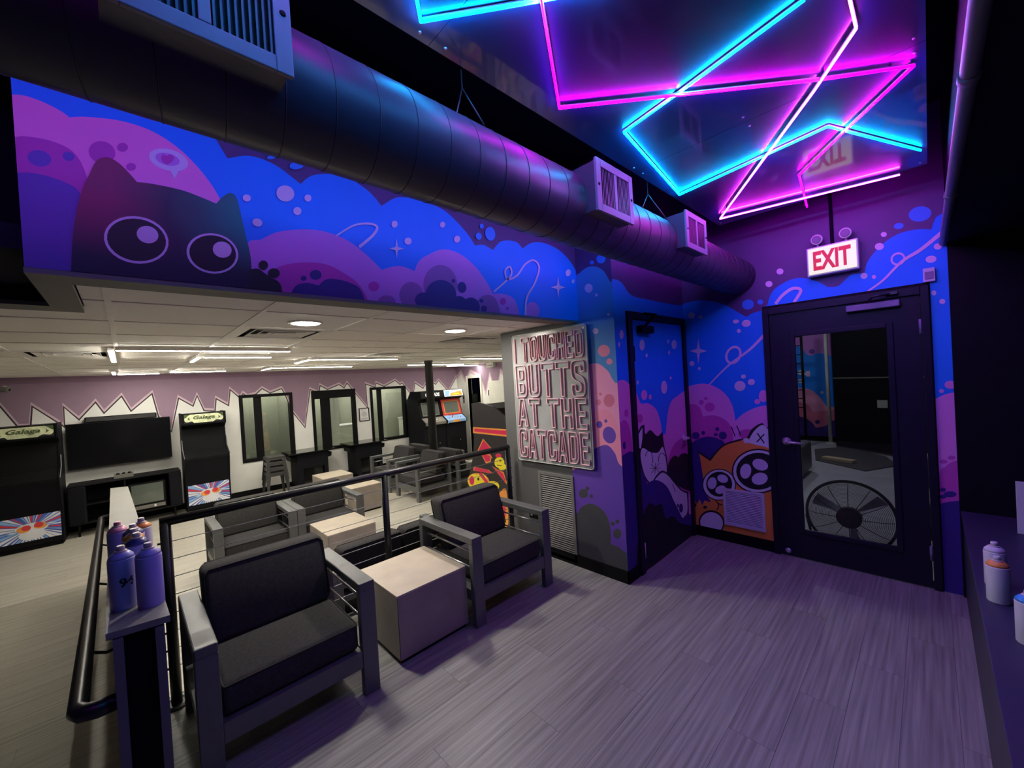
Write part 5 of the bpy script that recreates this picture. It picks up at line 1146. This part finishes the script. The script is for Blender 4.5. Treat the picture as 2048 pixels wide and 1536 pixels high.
# two uprights by the column
def classic_cab(x0, x1, yf, yb, label, text):
    t = thing('arcade_cabinet', label, 'arcade cabinet', ((x0+x1)/2, yf, ZL)); w = .018
    prof = [(yf, ZL + .02), (yf, .62), (yf - .06, .66), (yf - .06, .72), (yf + .12, .83), (yf + .22, 1.22), (yf + .02, 1.29), (yf + .06, 1.46), (yb - .2, 1.47), (yb, 1.25), (yb, ZL + .02)]
    for xa in (x0, x1 - w): obj('side_panel', PRISM([(xa, y, z) for y, z in prof], (w, 0, 0)), M['black_paint'], t)
    X0, X1 = x0 + w, x1 - w
    obj('base', B((X0, yf + .03, ZL), (X1, yb - .03, ZL + .05)), M['black'], t)
    obj('front_panel', B((X0, yf + .004, ZL + .05), (X1, yf + .02, .63)), M['black_paint'], t)
    obj('coin_door', B((X0 + .13, yf - .004, -.12), (X1 - .13, yf + .004, .28), .003), M['black'], t)
    obj('lock', LATHE((X1 - .18, yf - .004, .2), [(.012, 0), (.010, .006)], 12, (0, -1, 0)), M['chrome'], t)
    cp = obj('control_panel', PRISM([(X0, yf - .055, .655), (X0, yf - .055, .715), (X0, yf + .12, .82), (X0, yf + .12, .78)], (X1 - X0, 0, 0)), M['art_lblue'] if not text else M['trim_gray'], t)
    n_ = Vector((0, -.51, .86))
    for i in range(5):
        c0 = Vector((X0 + .10 + .085 * i, yf + .02, .762)); obj('button' if i != 1 else 'joystick', LATHE(c0, [(.012, 0), (.011, .012)] if i != 1 else [(.006, 0), (.006, .04), (.016, .045), (.014, .07)], 12, n_), M['art_red'] if not text else M['white_print'], cp)
    if not text:
        obj('panel_art', PRISM([(X0 + .16, yf - .0555, .66), (X0 + .36, yf - .0555, .66), (X0 + .36, yf - .0555, .712), (X0 + .16, yf - .0555, .712)], (0, -.0015, 0)), M['art_orange'], cp)
    def sl(z): return yf + .12 + (z - .83) * .256
    obj('bezel', PRISM([(X0, sl(.83), .83), (X0, sl(1.22), 1.22), (X0, sl(1.22) + .02, 1.22), (X0, sl(.83) + .02, .83)], (X1 - X0, 0, 0)), M['black'] if text else M['art_red'], t)
    obj('bezel_inner', PRISM([(X0 + .05, sl(.865) - .004, .865), (X0 + .05, sl(1.185) - .004, 1.185), (X0 + .05, sl(1.185) + .004, 1.185), (X0 + .05, sl(.865) + .004, .865)], (X1 - X0 - .10, 0, 0)), M['trim_gray'] if text else M['art_orange'], t)
    obj('tube_screen', PRISM([(X0 + .075, sl(.89) - .008, .89), (X0 + .075, sl(1.16) - .008, 1.16), (X0 + .075, sl(1.16), 1.16), (X0 + .075, sl(.89), .89)], (X1 - X0 - .15, 0, 0)), M['crt'], t)
    obj('speaker_board', PRISM([(X0, yf + .22, 1.22), (X0, yf + .03, 1.285), (X0, yf + .03, 1.30), (X0, yf + .22, 1.235)], (X1 - X0, 0, 0)), M['black'], t)
    mq = obj('marquee', PRISM([(X0, yf + .022, 1.295), (X0, yf + .060, 1.455), (X0, yf + .08, 1.455), (X0, yf + .042, 1.295)], (X1 - X0, 0, 0)), M['black'] if text else M['art_white'], t)
    obj('roof', PRISM([(X0, yf + .08, 1.45), (X0, yb - .2, 1.46), (X0, yb - .01, 1.24), (X0, yb - .01, 1.20), (X0, yb - .22, 1.43), (X0, yf + .08, 1.43)], (X1 - X0, 0, 0)), M['black'], t)
    u = Vector((0, .23, .973)).normalized(); cx = (X0 + X1) / 2; nrm = Vector((0, -.973, .23))
    if text:
        sign_text('THE', .022, .06, Vector((cx - .02, yf + .050, 1.432)) + nrm * .002, (1, 0, 0), u, M['white_print'], 'lettering', mq, .001, bold=.03)
        sign_text('CATCADE', .085, .40, Vector((cx, yf + .036, 1.37)) + nrm * .003, (1, 0, 0), u, M['white_print'], 'lettering', mq, .001, shear=.2, bold=.05)
    else:
        def q(x, z): return Vector((x, yf + .0225 + (z - 1.297) * .2375, z)) + nrm * .002
        obj('print', PRISM([q(X0 + .16, 1.31), q(X1 - .02, 1.31), q(X1 - .06, 1.42), q(X0 + .2, 1.37)], nrm * .001), M['art_orange'], mq); obj('print', PRISM([q(X0 + .22, 1.33), q(X1 - .1, 1.33), q(X1 - .13, 1.37), q(X0 + .3, 1.36)], nrm * .002), M['art_yellow'], mq)
        obj('print', PRISM([q(X0 + .02, 1.31), q(X0 + .13, 1.31), q(X0 + .17, 1.44), q(X0 + .05, 1.44)], nrm * .001), M['art_lblue'], mq)
        for xx in (x0 - .0008, x1 + .0002):
            pass
    return t
classic_cab(4.98, 5.59, 8.22, 8.95, 'black arcade cabinet with white-lettered marquee beside the round column', True)
classic_cab(5.60, 6.20, 8.22, 8.95, 'arcade cabinet with red screen surround and orange marquee near the end wall', False)

# side-on cabinet by the railing post
px0, px1 = 3.12, 3.72
sc_ = thing('arcade_cabinet', 'tall black arcade cabinet seen from its red and yellow decorated side, by the railing end', 'arcade cabinet', (px0, 3.8, ZL))
prof = [(4.20, ZL), (4.20, .26), (4.07, .58), (4.02, .70), (3.99, .92), (4.0, 1.345), (3.86, 1.36), (3.60, 1.31), (3.35, 1.18), (3.30, 1.10), (3.30, ZL)]
for xa in (px0, px1 - .02): obj('side_panel', PRISM([(xa, y, z) for y, z in prof], (.02, 0, 0)), mat('charcoal_cabinet_side', (.03, .026, .028), .4) if xa == px0 else M['black'], sc_)
obj('cabinet_body', PRISM([(px0 + .02, y, z) for y, z in [(4.18, ZL + .05), (4.18, .26), (4.05, .58), (3.9, .70), (3.92, 1.30), (3.86, 1.33), (3.60, 1.28), (3.36, 1.15), (3.33, 1.10), (3.33, ZL + .05)]], (px1 - px0 - .04, 0, 0)), M['black_paint'], sc_)
def tri(*p): return [(a, b) for a, b in p]
def outl(poly, w, c1, c2):
    cx = sum(p[0] for p in poly) / len(poly); cy = sum(p[1] for p in poly) / len(poly)
    big = [(cx + (x - cx) * (1 + w / max(.02, math.hypot(x - cx, y - cy))), cy + (y - cy) * (1 + w / max(.02, math.hypot(x - cx, y - cy)))) for x, y in poly]
    return [(c1, big), (c2, poly)]
A = []
def pp(l): return [(P(x, y, 0, px0).y, P(x, y, 0, px0).z) for x, y in l]
A += [('art_orange', pp([(946, 854), (1020, 859), (1020, 874), (946, 866)])), ('art_crimson', pp([(949, 857), (1020, 862), (1020, 871), (949, 863)]))]
A += outl(pp([(967, 880), (983, 899), (977, 903), (984, 915), (957, 901)]), .018, 'art_orange', 'art_crimson')
A += outl(pp([(958, 903), (972, 909), (981, 912), (980, 922), (972, 924), (966, 912)]), .018, 'art_orange', 'art_crimson')
A += outl(pp([(950, 934), (976, 940), (985, 947), (948, 941)]), .016, 'art_orange', 'art_crimson')
A += outl(pp([(986, 934), (998, 942), (1006, 946), (1012, 962), (1012, 966)]), .018, 'art_orange', 'art_crimson')
for c_, l in (('art_yellow', E_(999, 925, 10, 11)), ('art_crimson', E_(997, 911, 6, 4)), ('art_yellow', E_(1005, 934, 8, 7)), ('black', E_(1001, 921, 2, 2)), ('black', strokes([(994, 930), (1004, 931)], 1.2)),
              ('art_orange', E_(957, 962, 22, 16, 10)), ('art_yellow', E_(948, 962, 12, 14)), ('art_crimson', E_(944, 961, 5, 9)), ('art_yellow', E_(961, 960, 12, 14, 20)), ('art_crimson', strokes([(960, 946), (972, 962), (978, 974)], 6)), ('art_yellow', E_(968, 974, 18, 10, 10)),
              ('art_yellow', E_(985, 972, 14, 10)), ('art_crimson', E_(986, 990, 10, 14)), ('black', E_(957, 958, 2, 3)), ('black', strokes([(958, 968), (964, 972), (970, 970)], 1.2)),
              ('art_orange', S_([(985, 1010), (1000, 985), (1012, 978), (1016, 1010), (1016, 1052), (1000, 1045)])), ('art_crimson', S_([(995, 1006), (1008, 1000), (1012, 1030), (1004, 1035)])), ('art_yellow', S_([(996, 1026), (1006, 1030), (1013, 1052), (1002, 1046)])), ('art_yellow', strokes([(998, 995), (1012, 1005)], 3)),
              ('art_orange', S_([(935, 990), (960, 985), (985, 1000), (985, 1050), (940, 1060)])), ('art_crimson', S_([(945, 1000), (965, 995), (975, 1020), (960, 1050)]))): A.append((c_, [pp(k) for k in l] if isinstance(l[0], list) else pp(l)))
paint('print', A, 0, px0, (3.33, 4.19, ZL + .02, 1.30), -1, sc_, 'abstract red, orange and yellow shapes printed on the side', world=True)
bx = thing('gray_box', 'plain gray box top seen behind the decorated side of the cabinet', 'box', (4.6, 3.9, ZL))
obj('body', B((3.95, 3.4, ZL), (4.5, 4.1, 1.18), .01), M['gray_wall'], bx); obj('lid', B((3.94, 3.39, 1.18), (4.51, 4.11, 1.20), .004), M['trim_gray'], bx)

# things on the end wall and far wall
ub = thing('wall_unit', 'small pale box fixed high on the pale end wall', 'wall box', (DX, 7.7, 1.8)); q_ = P(985, 727, 0, DX)
obj('body', B((DX - .10, q_.y - .13, q_.z - .09), (DX, q_.y + .13, q_.z + .09), .01), M['white_trim'], ub); obj('front_strip', B((DX - .104, q_.y - .11, q_.z - .07), (DX - .10, q_.y + .11, q_.z - .03), .001), M['back_wall'], ub)
sw = thing('wall_switch', 'dark card reader beside the dark doorway on the end wall', 'switch', (DX, 8.8, 1.1)); q_ = P(928, 798, 0, DX)
obj('plate', B((DX - .015, q_.y - .04, q_.z - .11), (DX, q_.y + .04, q_.z + .11), .003), M['trim_gray'], sw); obj('keypad', B((DX - .02, q_.y - .025, q_.z - .0), (DX - .015, q_.y + .025, q_.z + .07), .002), M['black'], sw)
q_ = P(6, 777, 1, 8.95)
cm = thing('security_camera', 'small dark security camera by the ceiling at the frame edge', 'camera', q_)
obj('mount', TUBE([(q_.x, YF, q_.z + .02), (q_.x, q_.y + .05, q_.z + .02)], .02, 10), M['white_trim'], cm); obj('body', LATHE((q_.x - .06, q_.y, q_.z), [(.03, 0), (.04, .02), (.04, .12), (.03, .13)], 16, (1, -.35, -.2)), M['trim_gray'], cm); obj('lens', LATHE((q_.x + .058, q_.y - .041, q_.z - .024), [(.022, 0), (.018, .008)], 14, (1, -.35, -.2)), M['black_gloss'], cm)

# ================================================================== ROOM BEHIND THE GLASS DOOR
vx0, vx1 = XE + .14, 10.15
bm = newbm(); add_box(bm, (vx0, -1.6, -.06), (vx1, 2.8, 0)); struct('floor', bm, M['concrete'])
bm = newbm(); add_box(bm, (vx0, -1.7, 0), (vx1, -1.6, 2.9)); struct('wall_vestibule_right', bm, M['black_paint'])
bm = newbm(); add_box(bm, (vx0, 2.78, 0), (vx1, 2.828, 2.9)); struct('wall_vestibule_left', bm, M['gray_wall'])
wv = struct('wall_vestibule_back', B((vx1 - .05, -1.6, 0), (vx1, 2.8, 2.9)), M['gray_wall'])
struct('ceiling', B((vx0, -1.7, 2.9), (vx1, 2.8, 3.0)), M['navy_paint'])
V = [('sky', [(1500, 500), (1800, 500), (1800, 1000), (1500, 1000)]), ('mid', S_([(1560, 560, 1), (1700, 560, 1), (1700, 700, 1), (1678, 708), (1660, 712, 1), (1640, 706), (1618, 711), (1606, 700), (1590, 690), (1560, 690, 1)])),
 ('pink', S_([(1560, 770, 1), (1597, 776), (1620, 779), (1640, 795), (1652, 812, 1), (1665, 814), (1680, 810), (1720, 808, 1), (1720, 900, 1), (1560, 900, 1)])), ('redrose', S_([(1560, 800, 1), (1598, 804), (1616, 810), (1626, 824, 1), (1645, 822), (1664, 820), (1720, 816, 1), (1720, 900, 1), (1560, 900, 1)])),
 ('deep', S_([(1560, 830, 1), (1600, 833), (1620, 842), (1632, 855, 1), (1650, 852), (1662, 842), (1680, 840), (1720, 840, 1), (1720, 910, 1), (1560, 910, 1)])), ('deep', E_(1635, 844, 5, 4)), ('deep', E_(1674, 842, 5, 4)), ('violet', E_(1624, 703, 6, 5)), ('violet', E_(1668, 694, 6, 5)), ('lilac', E_(1653, 737, 3, 4)), ('lilac', E_(1644, 785, 3, 3)), ('lilac', E_(1612, 748, 4, 3)), ('white', E_(1601, 745, 5, 5)), ('white', E_(1601, 762, 5, 4)), ('lilac', [(1612, 742), (1620, 742), (1620, 753), (1612, 753)])]
paint('mural', V, 0, vx1 - .05, (1.3, 2.77, .08, 2.89), -1, wv, 'painted clouds on the back wall of the room beyond')
struct('baseboard_back', B((vx1 - .065, -1.6, 0), (vx1 - .05, 2.78, .10)), M['black'])
pl = thing('white_pole', 'thin white pole before the painted wall beyond the glass door', 'pole', (9.9, 1.45, 0)); a = P(1665, 884, 2, 0)
obj('shaft', TUBE([(a.x - .2, a.y, 0), (a.x - .2, a.y, 2.85)], .03, 12), M['white_trim'], pl); obj('foot', LATHE((a.x - .2, a.y, 0), [(.07, 0), (.07, .01), (.03, .02)], 16), M['white_trim'], pl)
rk = thing('black_rack', 'black metal rack with rungs at the edge of the glass door view', 'rack', (9.2, 1.7, 0)); a = P(1613, 893, 2, 0)
for dy in (0, .45): obj('post', TUBE([(a.x, a.y + dy, 0), (a.x, a.y + dy, 2.4)], .022, 8), M['black'], rk)
for k in range(9): obj('rung', TUBE([(a.x, a.y, .75 + .17 * k), (a.x, a.y + .45, .75 + .17 * k)], .010, 6), M['black'], rk)
A1, A2, A3 = Vector((9.50, 1.26)), Vector((8.55, -.05)), Vector((8.7, -.15))
bp_ = thing('black_partition', 'black paneled partition seen through the glass door', 'partition', (9.0, .5, 0))
def slab(a, b, z0, z1, th): d = (b - a).normalized(); n_ = Vector((d.y, -d.x)) * -1; return PRISM([(a.x, a.y, z0), (b.x, b.y, z0), (b.x - n_.x * th, b.y - n_.y * th, z0), (a.x - n_.x * th, a.y - n_.y * th, z0)], (0, 0, z1 - z0))
obj('panel', slab(A1, A2, 0, 1.28, -.06), M['black_paint'], bp_); obj('panel', slab(A1, A2, 1.30, 2.4, -.06), M['black_paint'], bp_); obj('shelf_edge', slab(A1, A2, 1.28, 1.30, -.10), M['trim_gray'], bp_); obj('foot_rail', slab(A1, A2, 0, .03, -.09), M['louver'], bp_)
a = P(1765, 808, 0, 8.6); obj('paper_tag', B((8.57, a.y - .06, a.z - .06), (8.60, a.y + .06, a.z + .06)), M['white_trim'], bp_, label='small white tag')
rg = solo('rug', PRISM([P(x, y, 2, .002) for x, y in [(1629, 899), (1688, 895), (1772, 914), (1796, 932), (1731, 943), (1631, 921)]], (0, 0, .012)), M['rug'], 'dark angular rug on the concrete floor beyond the glass door', 'rug')
a, b = P(1648, 917, 2, .02), P(1709, 926, 2, .02)
d = (b - a).normalized(); n_ = Vector((-d.y, d.x, 0)) * .06
solo('wood_board', PRISM([a - n_, b - n_, b + n_, a + n_], (0, 0, .04)), M['wood'], 'pale wooden board lying on the dark rug', 'board')
def club(x, y, rz_, lab):
    t = thing('club_chair', lab, 'armchair', (x, y, 0))
    for nm, lo, hi in (('seat', (-.3, -.35, .08), (.3, .3, .42)), ('backrest', (-.42, .25, .08), (.42, .45, .85)), ('armrest', (-.45, -.38, .06), (-.3, .35, .62)), ('armrest', (.3, -.38, .06), (.45, .35, .62))):
        bm = newbm(); add_box(bm, (x + lo[0], y + lo[1], lo[2]), (x + hi[0], y + hi[1], hi[2]), 0, .05)
        for f in bm.faces: f.smooth = True
        obj(nm, bm, M['white_leather'], t)
    for sx in (-.36, .36):
        for sy in (-.3, .36): obj('leg', TUBE([(x + sx, y + sy, 0), (x + sx, y + sy, .1)], .02, 8), M['black'], t)
    t.rotation_euler = (0, 0, rz_); t.scale = (.9, .9, .74)
club(6.95, 1.66, PI / 2, 'dark armchair beyond the glass door, by the handle side'); club(5.40, -.14, -PI / 2, 'dark armchair beyond the glass door, by the hinge side')
# drum fan standing on the floor, facing back
fc = P(1700, 1044, 0, 4.42); FR = .30
fc = Vector((4.42, P(1700, 1044, 0, 4.42).y, .40)); fc.z = FR - .03
fn = thing('floor_fan', 'round wire cage floor fan standing behind the glass door', 'fan', (4.42, fc.y, 0))
def ringpts(x, r, n=40): return [(x, fc.y + r * math.cos(2*PI*i/n), fc.z + r * math.sin(2*PI*i/n)) for i in range(n + 1)]
obj('rim', TUBE(ringpts(4.42, FR, 48), .012, 8), M['black'], fn)
bm = newbm()
for k in range(1, 22):
    r = FR * (.22 + .78 * k / 22); add_tube(bm, ringpts(4.36 + .05 * (r / FR) ** 2, r, 36), .0018, 4, False)
obj('wire_cage', bm, M['louver'], fn, kind='stuff')
for k in range(12):
    a = 2 * PI * k / 12; obj('cage_spoke', TUBE([(4.35, fc.y + .08 * math.cos(a), fc.z + .08 * math.sin(a)), (4.37, fc.y + .22 * math.cos(a), fc.z + .22 * math.sin(a)), (4.42, fc.y + FR * math.cos(a), fc.z + FR * math.sin(a))], .003, 5), M['black_metal'], fn)
obj('motor', LATHE((4.44, fc.y, fc.z), [(.05, 0), (.085, .02), (.085, .09), (.06, .11), (.03, .115)], 24, (-1, 0, 0)), M['black'], fn)
for k in range(3):
    a0 = 2 * PI * k / 3 + .4; bm = newbm(); rows_ = []
    for i in range(7):
        r = .06 + (FR - .09) * i / 6; w = .10 + .12 * i / 6
        rows_.append([bm.verts.new((4.47 + .05 * (s - .5), fc.y + r * math.cos(a0 + w * 4 * (s - .5) / (1 + i * .25)), fc.z + r * math.sin(a0 + w * 4 * (s - .5) / (1 + i * .25)))) for s in (0, .5, 1)])
    for i in range(6):
        for j in range(2): bm.faces.new((rows_[i][j], rows_[i+1][j], rows_[i+1][j+1], rows_[i][j+1])).smooth = True
    obj('blade', bm, M['concrete'], fn)
for s in (-1, 1): obj('foot', TUBE([(4.30, fc.y + s * .30, .012), (4.56, fc.y + s * .30, .012), (4.44, fc.y + s * (FR + .01), fc.z - .05)], .011, 8), M['black_metal'], fn)
for x, y in ((5.6, 1.2), (8.3, 1.9)):  # unseen lamps added to light the room behind the glass
    t = thing('added_ceiling_light', 'round ceiling lamp added unseen beyond the glass door, %s' % ('closer to the glass' if x < 7 else 'farther from the glass'), 'ceiling light', (x, y, 2.9), 'added ceiling lights beyond the glass door')
    obj('lens', LATHE((x, y, 2.9), [(.12, 0), (.12, .02), (.09, .03)], 24, (0, 0, -1)), M['led2'], t); obj('trim_ring', LATHE((x, y, 2.9), [(.14, 0), (.135, .012), (.121, .014)], 24, (0, 0, -1)), M['tbar'], t)
